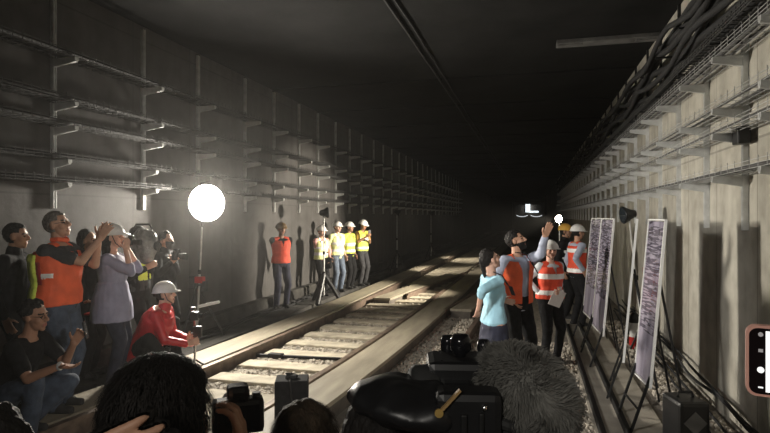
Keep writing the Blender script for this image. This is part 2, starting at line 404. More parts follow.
    if hair:
        hm = extract(body, scalp, .013 * hs, .008, 55)
        if hair == 'short': link('hair', hm, M[hairm], root)
        else:
            bmh = B(); bpy.data.meshes.remove(hm)
            def lock(a, ra, b, rb): cap(bmh, H(*a), ra * hs, H(*b), rb * hs, 10)
            if hair == 'bob':
                for sd in (-1, 1):
                    lock((sd * .065, -.02, .03), .03, (sd * .07, -.035, -.09), .026); lock((sd * .035, -.07, .02), .045, (sd * .04, -.07, -.1), .035)
                lock((0, -.03, .06), .085, (0, -.065, -.06), .06)
            elif hair == 'long':
                lock((0, -.03, .05), .085, (0, -.07, -.06), .07); lock((0, -.07, -.06), .065, (0, -.09, -.24), .04)
                for sd in (-1, 1): lock((sd * .06, -.03, .03), .035, (sd * .065, -.055, -.2), .025)
            elif hair == 'tail':
                lock((0, -.02, .05), .088, (0, -.05, .02), .075); lock((0, -.10, .03), .03, (0, -.125, -.14), .02)
            elif hair == 'bushy':
                ball(bmh, H(0, -.028, .046), (.084 * hs, .088 * hs, .084 * hs), Rh)
                for i in range(30):
                    a = random.uniform(-PI, PI); e = random.uniform(.0, 1.2)
                    x, y, z = math.sin(a) * math.cos(e) * .08, -.02 + math.cos(a) * math.cos(e) * .085, .035 + math.sin(e) * .085
                    if y > .03 and z < .085: continue
                    lock((x * .8, y * .8, z), .03, (x * 1.08, y * 1.08 - .008, z * 1.02 - .012), .02)
            link('hair', remesh(bmh, vox, 1, .006, 40), M[hairm], root)
    if beard:
        link('beard', extract(body, lambda p: (lambda x: x.length < .17 and x.y > .0 and ((-.125 < x.z < -.035 and not (abs(x.z + .0625) < .009 and abs(x.x) < .022)) and (x.y > .02 or abs(x.x) > .05)))(HL(p)), .006, .004, 80), M[hairm], root)
    if mask:
        link('face_mask', extract(body, lambda p: (lambda x: x.length < .17 and x.y > .03 and -.12 < x.z < -.012)(HL(p)), .008), M['mask'], root)
    # clothes
    kind, tm, sl = top
    TT = lambda p: (lambda v: (v.dot(r) / s, v.dot(f) / s, v.dot(u) / s))(p - pel)
    bm = B(); torso(bm, .014, t1=.49)
    if kind == 'tunic':
        loft(bm, [(pel + u * t * s, r * (rx * fat * s + .02), f * (ry * fat * s + .02)) for t, rx, ry in ((-.24, .185, .155), (-.12, .182, .15), (.02, .172, .132), (.10, .155, .115), (.18, .135, .1))])
    for sh, a, sd in ((shL, aL, -1), (shR, aR, 1)):
        cap(bm, pel + u * .425 * s + r * sd * .07 * s, .078 * s, sh, .066 * s)
        if sl == 'short':
            cap(bm, sh, .066 * s, sh.lerp(a[0], .72), .058 * s)
        elif sl == 'long':
            cap(bm, sh, .066 * s, a[0], .053 * s); cap(bm, a[0], .053 * s, a[0].lerp(a[1], .93), .040 * s)
        elif sl == 'half':
            cap(bm, sh, .064 * s, a[0], .052 * s); cap(bm, a[0], .052 * s, a[0].lerp(a[1], .25), .046 * s)
    if kind == 'jacket':
        bmt = []; 
        loft(bm, [(pel + u * t * s, r * (rx * fat * s + .035), f * (ry * fat * s + .035)) for t, rx, ry in ((-.14, .15, .11), (-.02, .165, .115), (.16, .15, .105), (.37, .172, .112), (.45, .12, .08))])
        cap(bm, nb - u * .02 * s, .075 * s, nb + u * .03 * s, .07 * s)
    tme = remesh(bm, max(vox, .009), 3, .007, 11, random.random() * 10)
    to = link({'jacket': 'jacket', 'shirt': 'shirt', 'blouse': 'blouse'}.get(kind, 'shirt'), tme, M[tm], root)
    q.top = to
    if bottom and bottom[0] != '@':
        bm = B(); torso(bm, .018, t1=.08)
        for hp, k, an in ((hipL, kL, anL), (hipR, kR, anR)):
            cap(bm, hp, .102 * s * fat, k, .073 * s); cap(bm, k, .073 * s, an + V((0, 0, -.02)), .058 * s)
        link('trousers', remesh(bm, max(vox, .009), 3, .008, 10, random.random() * 10), M[bottom], root)
    elif bottom:
        bm = B()
        loft(bm, [(pel + u * .03 * s, r * .12 * s, f * .085 * s), (pel - V((0, 0, .06)) * s, r * .19 * s, f * .14 * s), (pel - V((0, 0, .2)) * s, r * .205 * s, f * .16 * s), (pel - V((0, 0, .46)) * s, r * .215 * s, f * .175 * s)])
        link('skirt', remesh(bm, .01, 3, .01, 9, 3), M[bottom[1:]], root)
    for an in (anL, anR):
        bm = B(); cap(bm, an + V((0, -.035, -.045)) * s, .04 * s, an + V((0, .14, -.052)) * s, .034 * s); cap(bm, an + V((0, 0, -.01)) * s, .047 * s, an + V((0, .06, -.04)) * s, .042 * s)
        me = remesh(bm, .01, 2)
        for v in me.vertices: v.co.z = max(v.co.z, .002)
        link('shoe', me, M[shoes], root)
    if vest:
        vm, opt = vest
        bm = B()
        loft(bm, [(pel + u * t * s + f * fo * s, r * (rx * fat * s + .036), f * (ry * fat * s + .038)) for t, rx, ry, fo in secs if -.03 <= t <= .45])
        for sd in (-1, 1): cap(bm, pel + u * .452 * s + r * sd * .065 * s, .072 * s, pel + u * .44 * s + r * sd * .14 * s, .068 * s)
        vme = remesh(bm, .010, 3, .006, 10, random.random() * 10)
        if opt.get('open', .0) >= 0:
            w0 = opt.get('open', .0)
            cut(vme, lambda p: (lambda x, y, t: y > .02 and abs(x) < w0 + max(0, (t - opt.get('v', .28))) * .30)(*TT(p)))
        vo = link('vest', vme, M[vm], root); q.vest = vo
        for a, b in opt.get('bands', ()):
            link('reflective_stripe', extract(vme, lambda p: a < TT(p)[2] < b, .005), M['refl'], vo)
        if opt.get('straps'):
            link('reflective_stripe', extract(vme, lambda p: .065 < abs(TT(p)[0]) < .115 and TT(p)[2] > .2, .006), M['refl'], vo)
        if opt.get('patch'):
            x0, x1, t0, t1, sg = opt['patch']
            link('reflective_stripe', extract(vme, lambda p: (lambda x, y, t: sg * x > .06 and x0 < y < x1 and t0 < t < t1)(*TT(p)), .006), M['refl'], vo)
        if opt.get('backlime'):
            link('lime_back_panel', extract(vme, lambda p: (lambda x, y, t: y < -.045 and -.02 < t < .42)(*TT(p)), .03, .01, 20), M['yellow'], vo)
            link('dark_red_strap', extract(vme, lambda p: (lambda x, y, t: -.045 < y < -.005 and x > .05 and .17 < t < .36)(*TT(p)), .012), M['dredpanel'], vo)
    # headgear
    if headgear:
        hk, hmn = headgear
        bm = B(); n = 28
        if hk == 'helmet': R3, z0, br, pk = (.108, .128, .108), .038, .012, .045
        elif hk == 'cap': R3, z0, br, pk = (.093, .111, .094), .04, .0, .075
        else: R3, z0, br, pk = (.098, .118, .108), -.01, .0, 0
        rings = []
        for j in range(9):
            ph = j / 8 * PI / 2 * .985
            rings.append([(R3[0] * math.cos(ph) * math.sin(2 * PI * k / n) * (1 + (.03 if hk == 'helmet' else 0)), -.012 + R3[1] * math.cos(ph) * math.cos(2 * PI * k / n),
                           z0 + R3[2] * math.sin(ph) + (.008 * math.exp(-(math.sin(2 * PI * k / n) * math.cos(ph) / .16) ** 2) if hk == 'helmet' else 0)) for k in range(n)])
        rim = []
        for k in range(n):
            a = 2 * PI * k / n; c = max(0, math.cos(a)); e = br + pk * (c ** 1.5 if hk == 'helmet' else (c ** .8 if c > .35 else 0))
            rim.append(((R3[0] + e) * math.sin(a), -.012 + (R3[1] + e) * math.cos(a), z0 - .008 - (.012 * c if pk else 0)))
        allr = [rim] + rings
        vv = [[bm.verts.new(H(*p)) for p in rg] for rg in allr]
        for a, b in zip(vv, vv[1:]):
            for k in range(n): bm.faces.new((a[k], a[(k + 1) % n], b[(k + 1) % n], b[k]))
        bm.faces.new(vv[-1])
        ho = obj({'helmet': 'safety_helmet', 'cap': 'cap', 'beanie': 'knit_cap'}[hk], bm, M[hmn], root, True)
        sd = ho.modifiers.new('t', 'SOLIDIFY'); sd.thickness = .004
        q.helmet = ho
        if hk == 'helmet':
            bm = B()
            for sdx in (-1, 1):
                tube(bm, [H(sdx * .088, .02, .035), H(sdx * .075, .045, -.06), H(0, .075, -.118)], .005, 6)
            obj('chin_strap', bm, M['cloth_char'], root)
    if glasses:
        bm = B()
        for sdx in (-1, 1):
            tube(bm, [H(sdx * .031 + .022 * math.cos(a * PI / 5), .094, .003 + .016 * math.sin(a * PI / 5)) for a in range(11)], .0022, 5)
            tube(bm, [H(sdx * .053, .09, .008), H(sdx * .082, 0, .01)], .0022, 5)
        obj('glasses', bm, M['black'], root)
    return q
# ------------------------------------------------------------------ the tunnel shell
XL, XR, ZC = -5.25, 1.80, 4.60
Y0, Y1 = -6.0, 75.0
bm = B(); box(bm, ((XL + XR) / 2, (Y0 + Y1) / 2, -.15), (XR - XL + .8, Y1 - Y0, .3)); struct(obj('floor', bm, M['floor']))
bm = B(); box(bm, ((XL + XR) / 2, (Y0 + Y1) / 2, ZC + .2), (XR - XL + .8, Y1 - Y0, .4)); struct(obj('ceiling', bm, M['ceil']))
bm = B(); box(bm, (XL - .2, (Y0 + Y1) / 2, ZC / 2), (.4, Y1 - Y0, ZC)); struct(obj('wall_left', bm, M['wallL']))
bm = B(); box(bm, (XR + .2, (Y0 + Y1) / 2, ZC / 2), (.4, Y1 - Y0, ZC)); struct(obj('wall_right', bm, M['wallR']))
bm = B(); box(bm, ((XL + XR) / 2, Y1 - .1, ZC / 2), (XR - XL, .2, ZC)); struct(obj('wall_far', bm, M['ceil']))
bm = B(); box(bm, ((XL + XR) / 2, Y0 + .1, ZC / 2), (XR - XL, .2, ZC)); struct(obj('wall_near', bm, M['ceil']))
bm = B(); box(bm, (XL + .40, (Y0 + 60) / 2, .05), (.8, 60 - Y0, .1)); struct(obj('walkway', bm, M['darkfloor']))
bm = B(); box(bm, (XL + .09, 25, .16), (.18, 58, .32), bevel=.02); struct(obj('trim_1', bm, M['darkfloor']))
bm = B(); box(bm, (1.08, 8.9, ZC - .03), (1.44, .26, .06), bevel=.01); box(bm, (.55, 8.88, ZC - .05), (.35, .12, .05), bevel=.01); box(bm, (1.62, 8.9, ZC - .05), (.3, .12, .05), bevel=.01)
M['plaster'] = mat('pale_plaster', (.11, .108, .105), .9, var=.35, scale=6)
struct(obj('trim_2', bm, M['plaster']))
bm = B()
for k in range(14):
    y = 5.5 + k * 2.6
    if k != 1: box(bm, ((XL + XR) / 2, y, ZC - .015), (XR - XL - .05, .05, .03))
struct(obj('trim_3', bm, M['ceil']))
# ------------------------------------------------------------------ track
def D(y):
    y = max(y, 3.2); return .24 * (1 - math.exp(-(y - 6.3) / 4)) + .004 * (y - 6.3)
def DV(y):
    if y <= 8.6: return 0
    t = y - 8.6; return min(3.0, .14 * (t - 2 * (1 - math.exp(-t / 2))))
def sweep(bm, xf, w, z0, z1, ya, yb, step=.5):
    n = max(2, int((yb - ya) / step)); rings = []
    for i in range(n + 1):
        y = ya + (yb - ya) * i / n; x = xf(y)
        rings.append([bm.verts.new(p) for p in ((x - w / 2, y, z0), (x + w / 2, y, z0), (x + w / 2, y, z1), (x - w / 2, y, z1))])
    for a, b in zip(rings, rings[1:]):
        for k in range(4): bm.faces.new((a[k], b[k], b[(k + 1) % 4], a[(k + 1) % 4]))
    bm.faces.new(rings[0]); bm.faces.new(rings[-1][::-1])
    bmesh.ops.recalc_face_normals(bm, faces=bm.faces)
def beam(label, xf, w, ya, yb, grp=None):
    t = thing('guideway_beam', label, 'track beam', (0, 0, 0), 0, grp)
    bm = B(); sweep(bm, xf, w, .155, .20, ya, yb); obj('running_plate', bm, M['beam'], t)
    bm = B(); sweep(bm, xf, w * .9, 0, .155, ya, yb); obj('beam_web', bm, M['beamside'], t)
    return t
def rail(label, xf, ya, yb, grp=None):
    bm = B(); sweep(bm, xf, .07, .165, .20, ya, yb); sweep(bm, xf, .022, .025, .165, ya, yb); sweep(bm, xf, .15, 0, .028, ya, yb)
    tag(obj('rail', bm, M['rail']), label, 'rail', grp)
xLb = lambda y: -3.97 + D(y); xRb = lambda y: -1.96 + D(y)
beam('broad cream running beam of the track along the left wall', xLb, .45, 3.0, 60)
beam('broad cream running beam on the right of the lit sleepers', xRb, .44, 3.0, 60)
beam('cream beam branching right from the left running beam beyond the workers', lambda y: -3.52 + D(y) + DV(y), .38, 11.6, 20.2)
beam('cream beam branching right towards the woman in the light blue top', lambda y: -1.58 + D(y) + DV(y), .40, 10.6, 22)
rail('brown rail beside the left running beam', lambda y: -3.66 + D(y), 3.0, 60)
rail('dark thin rail along the left edge of the right running beam', lambda y: -2.26 + D(y), 3.0, 60)
rail('dark rail curving right across the switch among the sleepers', lambda y: -3.25 + D(y) + DV(y), 12.4, 34)
rail('dark rail curving right beside the branching beam near the light blue top', lambda y: -1.86 + D(y) + DV(y), 10.5, 32)
rail('dark rail on the gravel left of the woman in light blue', lambda y: -1.00 + D(y) * .6, 6.8, 30)
bm = B(); sweep(bm, lambda y: -2.96 + D(y), 1.26, .0, .055, 3.2, 34); M['bed'] = mat('ballast_bed', (.22, .195, .155), .9, var=.45, scale=14, bump=.8, bscale=30)
struct(obj('trim_5', bm, M['bed']))
# point rod across the track
bm = B(); tube(bm, [(-3.62 + D(6.9), 6.85, .085), (-2.32 + D(6.9), 6.95, .085)], .022, 8); box(bm, (-3.35 + D(6.9), 6.88, .085), (.2, .1, .07), bevel=.01)
tag(obj('switch_rod', bm, M['steel']), 'dark steel rod lying across the lit track between the rails', 'rod')
bm = B(); box(bm, (0, 0, 0), (1.22, .30, .10), bevel=.02)
sl_me = bpy.data.meshes.new('sleeper'); bm.to_mesh(sl_me); bm.free(); sl_me.materials.append(M['sleeper'])
y = 4.6; k = 0
while y < 34:
    o = bpy.data.objects.new('sleeper', sl_me); COL.objects.link(o); o.location = (-2.96 + D(y), y, .045)
    tag(o, 'concrete sleeper set in ballast between the two rails', 'sleeper', 'sleepers of the lit track'); y += .62
def stones(name, label, regions, smin=.018, smax=.04):
    vs, fs = [], []
    ico = bmesh.new(); bmesh.ops.create_icosphere(ico, subdivisions=1, radius=1); iv = [v.co.copy() for v in ico.verts]; ifc = [[v.index for v in f.verts] for f in ico.faces]; ico.free()
    for fx, y0, y1, n, zb in regions:
        for _ in range(n):
            t = random.random() ** 1.6; yy = y0 + (y1 - y0) * t; x = fx(yy, random.random()); s = random.uniform(smin, smax)
            R = Euler((random.random() * 6, random.random() * 6, random.random() * 6)).to_matrix(); sc = V((1, random.uniform(.6, 1), random.uniform(.5, .9)))
            b = len(vs)
            for c in iv:
                j = random.uniform(.8, 1.15); q = R @ V((c.x * sc.x, c.y * sc.y, c.z * sc.z)) * s * j
                vs.append((x + q.x, yy + q.y, zb + s * .25 + q.z))
            fs.extend([[b + i for i in f] for f in ifc])
    me = bpy.data.meshes.new(name); me.from_pydata(vs, [], fs)
    return tag(link(name, me, M['stone']), label, 'gravel', kind='stuff')
stones('track_ballast', 'pale ballast stones between the rails', [(lambda y, u: -3.58 + 1.26 * u + D(y), 4.5, 26, 7000, .035)], .022, .045)
stones('gravel', 'grey gravel on the ground between track and display boards', [(lambda y, u: -1.68 + 1.50 * u, 3.6, 14, 9500, .008), (lambda y, u: -.1 + .65 * u, 3.4, 9, 2600, 0), (lambda y, u: -1.66 + .3 * u, 4, 10.4, 900, .008)], .015, .034)
bm = B(); box(bm, (-.75, 12, .006), (1.95, 18, .012)); struct(obj('trim_6', bm, M['bed']))
stones('wall_gravel', 'grey gravel heap at the foot of the right wall', [(lambda y, u: 1.72 - .45 * (u ** 1.3), 3.4, 11, 2200, .02)], .018, .04)
bm = B(); box(bm, (.86, 7.2, .012), (.62, 8.0, .024)); M['path'] = mat('concrete_path', (.33, .30, .25), .85, var=.2, scale=3, bump=.2)
struct(obj('trim_4', bm, M['path']))
for x, lab in ((.58, 'dark steel angle bar on the floor nearest the gravel, left of the display boards'), (.80, 'dark steel angle bar on the floor directly before the display boards')):
    bm = B(); box(bm, (x, 7.4, .024 + .035), (.012, 6.2, .07)); box(bm, (x + .03, 7.4, .03), (.06, 6.2, .012))
    tag(obj('angle_bar', bm, M['steel']), lab, 'steel bar')
# ------------------------------------------------------------------ cable supports, trays, cables
ORD = ['nearest', 'second', 'third', 'fourth', 'fifth', 'sixth', 'seventh', 'eighth', 'ninth', 'tenth', 'eleventh', 'twelfth']
def support(x, sg, ztop, zbot, levels, lens):
    t = thing('cable_support', 'x', 'cable support')
    bm = B(); h = ztop - zbot
    box(bm, (sg * .015, 0, zbot + h / 2), (.03, .045, h)); box(bm, (sg * .03, .018, zbot + h / 2), (.03, .008, h)); box(bm, (sg * .03, -.018, zbot + h / 2), (.03, .008, h))
    obj('upright', bm, M['galv'], t)
    for z, L in zip(levels, lens):
        bm = B(); a = [(.03, z - .085), (.03, z), (L, z), (L, z - .042)]
        f1 = [bm.verts.new((sg * p, .016, q)) for p, q in a]; f2 = [bm.verts.new((sg * p, -.016, q)) for p, q in a]
        bm.faces.new(f1); bm.faces.new(f2[::-1])
        for i in range(4): bm.faces.new((f1[i], f2[i], f2[(i + 1) % 4], f1[(i + 1) % 4]))
        bmesh.ops.recalc_face_normals(bm, faces=bm.faces)
        box(bm, (sg * L / 2, 0, z + .004), (L, .055, .008)); box(bm, (sg * (L - .01), 0, z - .012), (.02, .055, .03))
        obj('bracket', bm, M['galv'], t)
    return t
def dup(root, loc, label, grp):
    rr = root.copy(); COL.objects.link(rr); rr.location = loc; rr['label'] = label; rr['group'] = grp
    for ch in list(root.children):
        c = ch.copy(); COL.objects.link(c); c.parent = rr
    return rr
LZ = (3.72, 3.22, 2.95, 2.58, 2.32); LY = [5.17, 6.68, 8.0, 9.54, 10.76, 12.06, 13.25, 14.58, 15.8, 17.0, 18.4]
while LY[-1] < 40: LY.append(LY[-1] + 1.27)
LY = [3.85] + LY
RZ = (3.33, 2.88, 2.66, 2.29); RY = [4.4, 5.46, 6.56, 7.71, 8.75, 9.68]
while RY[-1] < 36: RY.append(RY[-1] + 1.05)
for xw, sg, zt, zb, LV, LN, YS, nm in ((XL, 1, 4.55, 2.04, LZ, (.34, .34, .34, .25, .25), LY, 'left'), (XR, -1, 3.6, 1.83, RZ, (.28,) * 4, RY, 'right')):
    proto = support(xw, sg, zt, zb, LV, LN); proto.location = (xw, YS[0], 0)
    vis = YS
    g = 'cable supports on the %s wall' % nm
    for i, yy in enumerate(YS):
        lab = ('galvanised cable support post with arms, the %s one on the %s wall' % (ORD[i], nm)) if i < 12 else 'small far galvanised cable support post high up the %s wall' % nm
        if i == 0: proto['label'] = lab; proto['group'] = g
        else: dup(proto, (xw, yy, 0), lab, g)
LEVW = {0: 'topmost', 1: 'second highest', 2: 'third highest', 3: 'fourth highest', 4: 'lowest'}
def tray(x0, x1, z, ya, yb, dep, wr, m, label, pitch=.11):
    bm = B(); zz = z + .012
    xs = [x0 + (x1 - x0) * i / 3 for i in range(4)]
    n = int((yb - ya) / 1.5)
    jit = [random.uniform(-.008, .008) for _ in range(n + 2)]
    zf = lambda y: zz + jit[min(n, int((y - ya) / 1.5))]
    for x, z2 in [(x, 0) for x in xs] + [(x0, dep), (x1, dep), (x0, dep * .5), (x1, dep * .5)]:
        for i in range(n):
            a, b = ya + i * 1.5, ya + (i + 1) * 1.5
            box(bm, (x, (a + b) / 2, zz + z2), (wr, b - a, wr))
    y = ya
    while y < yb:
        p = pitch if y < 16 else pitch * 2
        box(bm, ((x0 + x1) / 2, y, zz), (abs(x1 - x0), wr, wr)); box(bm, (x0, y, zz + dep / 2 + .012), (wr, wr, dep + .025)); box(bm, (x1, y, zz + dep / 2 + .012), (wr, wr, dep + .025))
        y += p
    tag(obj('wire_cable_tray', bm, m), label, 'cable tray')
def cable(x, z, ya, yb, r, label, m='cable', wx=.02, wz=.015, sag=0, per=1.3, step=.3, grp='cables along the tunnel walls', ph=0):
    pts = []; n = int((yb - ya) / step); sd = random.random() * 50
    for i in range(n + 1):
        y = ya + (yb - ya) * i / n
        pts.append((x + wx * noise.noise(V((sd, y * .7, 0))) * 2, y, z + wz * noise.noise(V((0, y * .9, sd))) * 2 - sag * abs(math.sin(PI * (y - ph) / per))))
    bm = B(); tube(bm, pts, r, 6); tag(obj('cable', bm, M[m], None, True), label, 'cable', grp)
for i, z in enumerate(LZ):
    L = .33 if i < 3 else .24
    tray(XL + .05, XL + L - .02, z, 3.3, 38, .06, .0065, M['wire'], 'dark wire mesh cable tray, %s of those on the left wall' % LEVW[i])
    nC = (2, 3, 4, 3, 4)[i]
    for j in range(nC):
        cable(XL + .075 + j * (L - .12) / max(1, nC - 1), z + .045, 3.3, 38, .017, 'black cable lying in the %s tray of the left wall' % LEVW[i], wz=.008, wx=.012)
for i, z in enumerate(RZ):
    tray(XR - .26, XR - .05, z, 3.2, 34, .06, .0042, M['wireR'], 'zinc wire mesh cable tray, %s of those on the right wall' % LEVW[i if i < 3 else 4], .16)
    for j in range((2, 2, 1, 2)[i]):
        cable(XR - .21 + .1 * j, z + .04, 3.2, 34, .013, 'grey cable lying in the %s tray of the right wall' % LEVW[i if i < 3 else 4], 'cableg', wz=.006, wx=.012)
# thick drooping cables high on the right
for j, (x, z, rr, sg) in enumerate(((1.70, 3.52, .028, .06), (1.62, 3.60, .03, .10), (1.70, 3.72, .03, .08), (1.58, 3.78, .026, .12), (1.69, 3.90, .03, .10), (1.60, 3.98, .028, .14), (1.68, 4.10, .03, .09), (1.52, 4.06, .024, .12), (1.66, 4.22, .026, .10))):
    cable(x, z + .06, 2.6, 38, rr * 1.4, 'thick black cable, %s in the drooping bundle high on the right wall' % ['lowest', 'second lowest', 'third lowest', 'fourth lowest', 'middle one', 'fourth highest', 'third highest', 'second highest', 'topmost'][j], sag=sg, per=3.15, ph=4.4 - .5 * j, wz=.03, wx=.03, grp='drooping cables at the top of the right wall')
tray(1.50, 1.74, 3.46, 3.0, 34, .05, .008, M['wire'], 'dark wire tray under the drooping black cable bundle at upper right', .10)
bm = B(); box(bm, (-.02, 0, 4.09), (.03, .04, 1.02)); box(bm, (-.15, 0, 3.455), (.30, .03, .02)); box(bm, (-.15, 0, 3.95), (.28, .03, .02))
hg = bpy.data.meshes.new('cable_hanger'); bm.to_mesh(hg); bm.free(); hg.materials.append(M['steel'])
for yy in RY:
    o = bpy.data.objects.new('cable_hanger', hg); COL.objects.link(o); o.location = (XR, yy, 0)
    tag(o, 'dark hanger behind the drooping cable bundle at the top of the right wall', 'cable hanger', 'hangers of the cable bundle on the right wall')
cable(-1.72, ZC - .02, 3, 40, .022, 'dark conduit running along the middle of the ceiling', 'cable', wx=.01, wz=0, grp='ceiling conduits')
cable(-1.60, ZC - .02, 3, 40, .016, 'thinner dark conduit beside the one on the ceiling', 'cable', wx=.01, wz=0, grp='ceiling conduits')
# cables along the wall foot
for j, (x, z, r) in enumerate(((1.71, .30, .014), (1.68, .22, .016), (1.62, .10, .015), (1.54, .06, .014))):
    cable(x, z, 3, 12, r, 'black cable along the foot of the right wall, %s from the top' % ORD[j].replace('nearest', 'first'), wz=.03, wx=.05, grp='cables at the foot of the right wall')
for j in range(3):
    cable(XL + .24 + .09 * j, .125, 4, 30, .024, 'black cable on the dark walkway along the left wall, %s from the wall' % ORD[j].replace('nearest', 'first'), wz=.012, wx=.08, grp='cables on the left walkway')
# junction box on the right wall
def jbox(c, label):
    t = thing('junction_box', label, 'electrical box', c)
    bm = B(); box(bm, (0, 0, 0), (.10, .15, .15), bevel=.012); obj('housing', bm, M['black'], t)
    bm = B(); lathe(bm, [(.025, 0), (.025, .03), (.018, .04)], (-.05, -.02, .045), (-1, 0, 0), 12); obj('knob', bm, M['galv'], t)
p = at(752, 135, 4.72); jbox((XR - .085, p.y, p.z), 'small black junction box with a knob on a tray of the right wall')
# ------------------------------------------------------------------ far train
t = thing('train', 'dark train front far down the tunnel with one lit window', 'train', (-.20, 44, 0))
bm = B(); box(bm, (0, 5, 1.75), (2.5, 10, 2.9), bevel=.15); obj('car_body', bm, M['train_body'], t)
for x, w_ in ((-.72, .75), (.42, 1.1)):
    bm = B(); box(bm, (x, -.015, 2.45), (w_, .05, .85), bevel=.02); obj('windshield', bm, M['glass'], t)
bm = B(); box(bm, (-.1, -.05, 2.58), (.34, .03, .62), bevel=.02); box(bm, (.38, -.05, 2.31), (.62, .03, .13), bevel=.02); obj('lit_window', bm, M['train_lit'], t)
for sx in (-.5, .5):
    bm = B(); tube(bm, [(sx * 1.05 + .42 * (i / 6 - 1), -.04, 1.94 + .10 * (i / 6 - 1) ** 2) for i in range(13)], .035, 6); obj('glowing_trim', bm, M['train_trim'], t)
for sx in (-.8, .8):
    for yy in (1.5, 8):
        bm = B(); lathe(bm, [(.45, -.08), (.45, .08)], (sx, yy, .45), (1, 0, 0), 20); obj('wheel', bm, M['steel'], t)
# ------------------------------------------------------------------ light stands
def stand(base, height, label, headkind, aim, leg=.42, legh=.75, pole='galv', group=None, lean=(0, 0), thick=.016):
    t = thing('light_stand', label, 'light stand', base, 0, group)
    for i in range(3):
        a = i * 2 * PI / 3 + .5
        bm = B(); cap(bm, (leg * math.cos(a), leg * math.sin(a), .02), thick, (0, 0, legh), thick * .9, 8); bar(bm, (0, 0, legh * .35), (leg * .5 * math.cos(a), leg * .5 * math.sin(a), legh * .5), .018)
        obj('leg', bm, M['black'], t)
    bm = B(); tube(bm, [(0, 0, .15), (lean[0] * .5, lean[1] * .5, height * .55)], .017, 10); tube(bm, [(lean[0] * .5, lean[1] * .5, height * .5), (lean[0], lean[1], height)], .012, 10); obj('pole', bm, M[pole], t)
    bm = B(); box(bm, (0, 0, legh), (.06, .06, .08), bevel=.01); cap(bm, (.02, 0, legh), .015, (.07, 0, legh), .02, 8); obj('collar', bm, M['black'], t)
    bm = B(); box(bm, (lean[0] * .5, lean[1] * .5, height * .55), (.045, .045, .07), bevel=.008); obj('pole_clamp', bm, M['black'], t)
    aim = V(aim).normalized(); hp = V((lean[0], lean[1], height))
    if headkind == 'cone':
        bm = B(); lathe(bm, [(.03, -.10), (.05, -.09), (.07, -.02), (.12, .07), (.125, .09)], hp, aim, 20); bar(bm, hp - V((0, 0, .02)), hp - V((0, 0, .09)), .03); obj('lamp_head', bm, M['black'], t, True)
        bm = B(); lathe(bm, [(.11, .0), (.11, .006)], hp + aim * .086, aim, 20); obj('lamp_face', bm, M['far_face'] if group else M['glass'], t)
    elif headkind == 'flood':
        bm = B(); lathe(bm, [(.05, -.06), (.085, -.05), (.09, .0)], hp, aim, 20); obj('lamp_head', bm, M['black'], t, True)
        bm = B(); ball(bm, hp + aim * .01, (.082, .082, .082)); obj('lamp_face', bm, M['flood_face'], t, True)
    return t
# big round lamp by the left wall
gp = at(202.5, 203, 8.6); gb = ground(197, 8.6, .1)
M['lamp_back'] = mat('lamp_back', (.7, .68, .62), .6, var=.05)
t = stand(gb, gp.z - .1 - .24, 'tall stand with a big glowing round lamp beside the left wall', 'none', (1, 0, 0), .4, .8, 'galv', lean=(gp.x - gb.x, gp.y - gb.y))
lc = V((gp.x - gb.x, gp.y - gb.y, gp.z - gb.z)); aim = V((.82, -.57, -.02)).normalized()
bm = B(); lathe(bm, [(.0, .205)] + [(.205 * math.sin(a), .205 * math.cos(a)) for a in [i * PI * (74 / 180) / 12 for i in range(1, 13)]], lc, aim, 36, closed=False); obj('lamp_diffuser', bm, M['lamp_face'], t, True)
bm = B(); lathe(bm, [(.205 * math.sin(a), .205 * math.cos(a)) for a in [PI * 74 / 180 + i * (PI * 106 / 180 - .02) / 8 for i in range(9)]], lc, aim, 36, closed=False); obj('lamp_back', bm, M['lamp_back'], t, True)
bm = B(); lathe(bm, [(.19, .052), (.245, .085), (.268, .13), (.276, .172), (.283, .172), (.276, .125), (.252, .075), (.19, .042)], lc, aim, 40, closed=False); obj('added_rim', bm, M['lamp_back'], t, True)  # rim added to keep lamp spill off the wall and widen the glow
bm = B(); cap(bm, (lc.x, lc.y, lc.z - .34), .03, (lc.x, lc.y, lc.z - .2), .045, 12); obj('lamp_socket', bm, M['black'], t)
bm = B(); box(bm, (.05, .0, .88), (.14, .09, .10), bevel=.015); obj('ballast_box', bm, M['red'], t)
bm = B(); box(bm, (-.07, .0, .84), (.10, .09, .20), bevel=.015); obj('sandbag', bm, M['cloth_char'], t)
bm = B(); box(bm, (.13, 0, .78), (.07, .08, .16), bevel=.01); obj('sandbag', bm, M['cloth_char'], t)
b1 = ground(324, 12.1, .1); stand(b1, 1.93, 'tripod stand with a black cone lamp before the workers in lime vests', 'cone', (.85, .5, .05), .36, .62, thick=.05)
b2 = ground(397, 18.6, .1); stand(b2, 2.0, 'tripod lamp stand by the left wall beyond the workers in lime vests', 'cone', (.9, .35, -.35), .32, .7, thick=.028, group='far work lamps')
b3 = ground(431, 24, .1); stand(b3, 2.0, 'farthest tripod lamp stand along the left wall', 'cone', (.9, .3, -.35), .32, .7, thick=.028, group='far work lamps')
b4 = ground(644, 7.9, 0); stand(b4, 1.98, 'pale stand with a black lamp head behind the display boards', 'cone', (-.75, -.2, -.1), .2, .5, 'white', lean=(-.205, -.055))
b5 = ground(559.5, 12.2, 0); stand(b5, 1.90, 'white stand with a small glowing flood lamp behind the workers on the right', 'flood', (-.8, -.6, -.05), .35, .6, 'white')
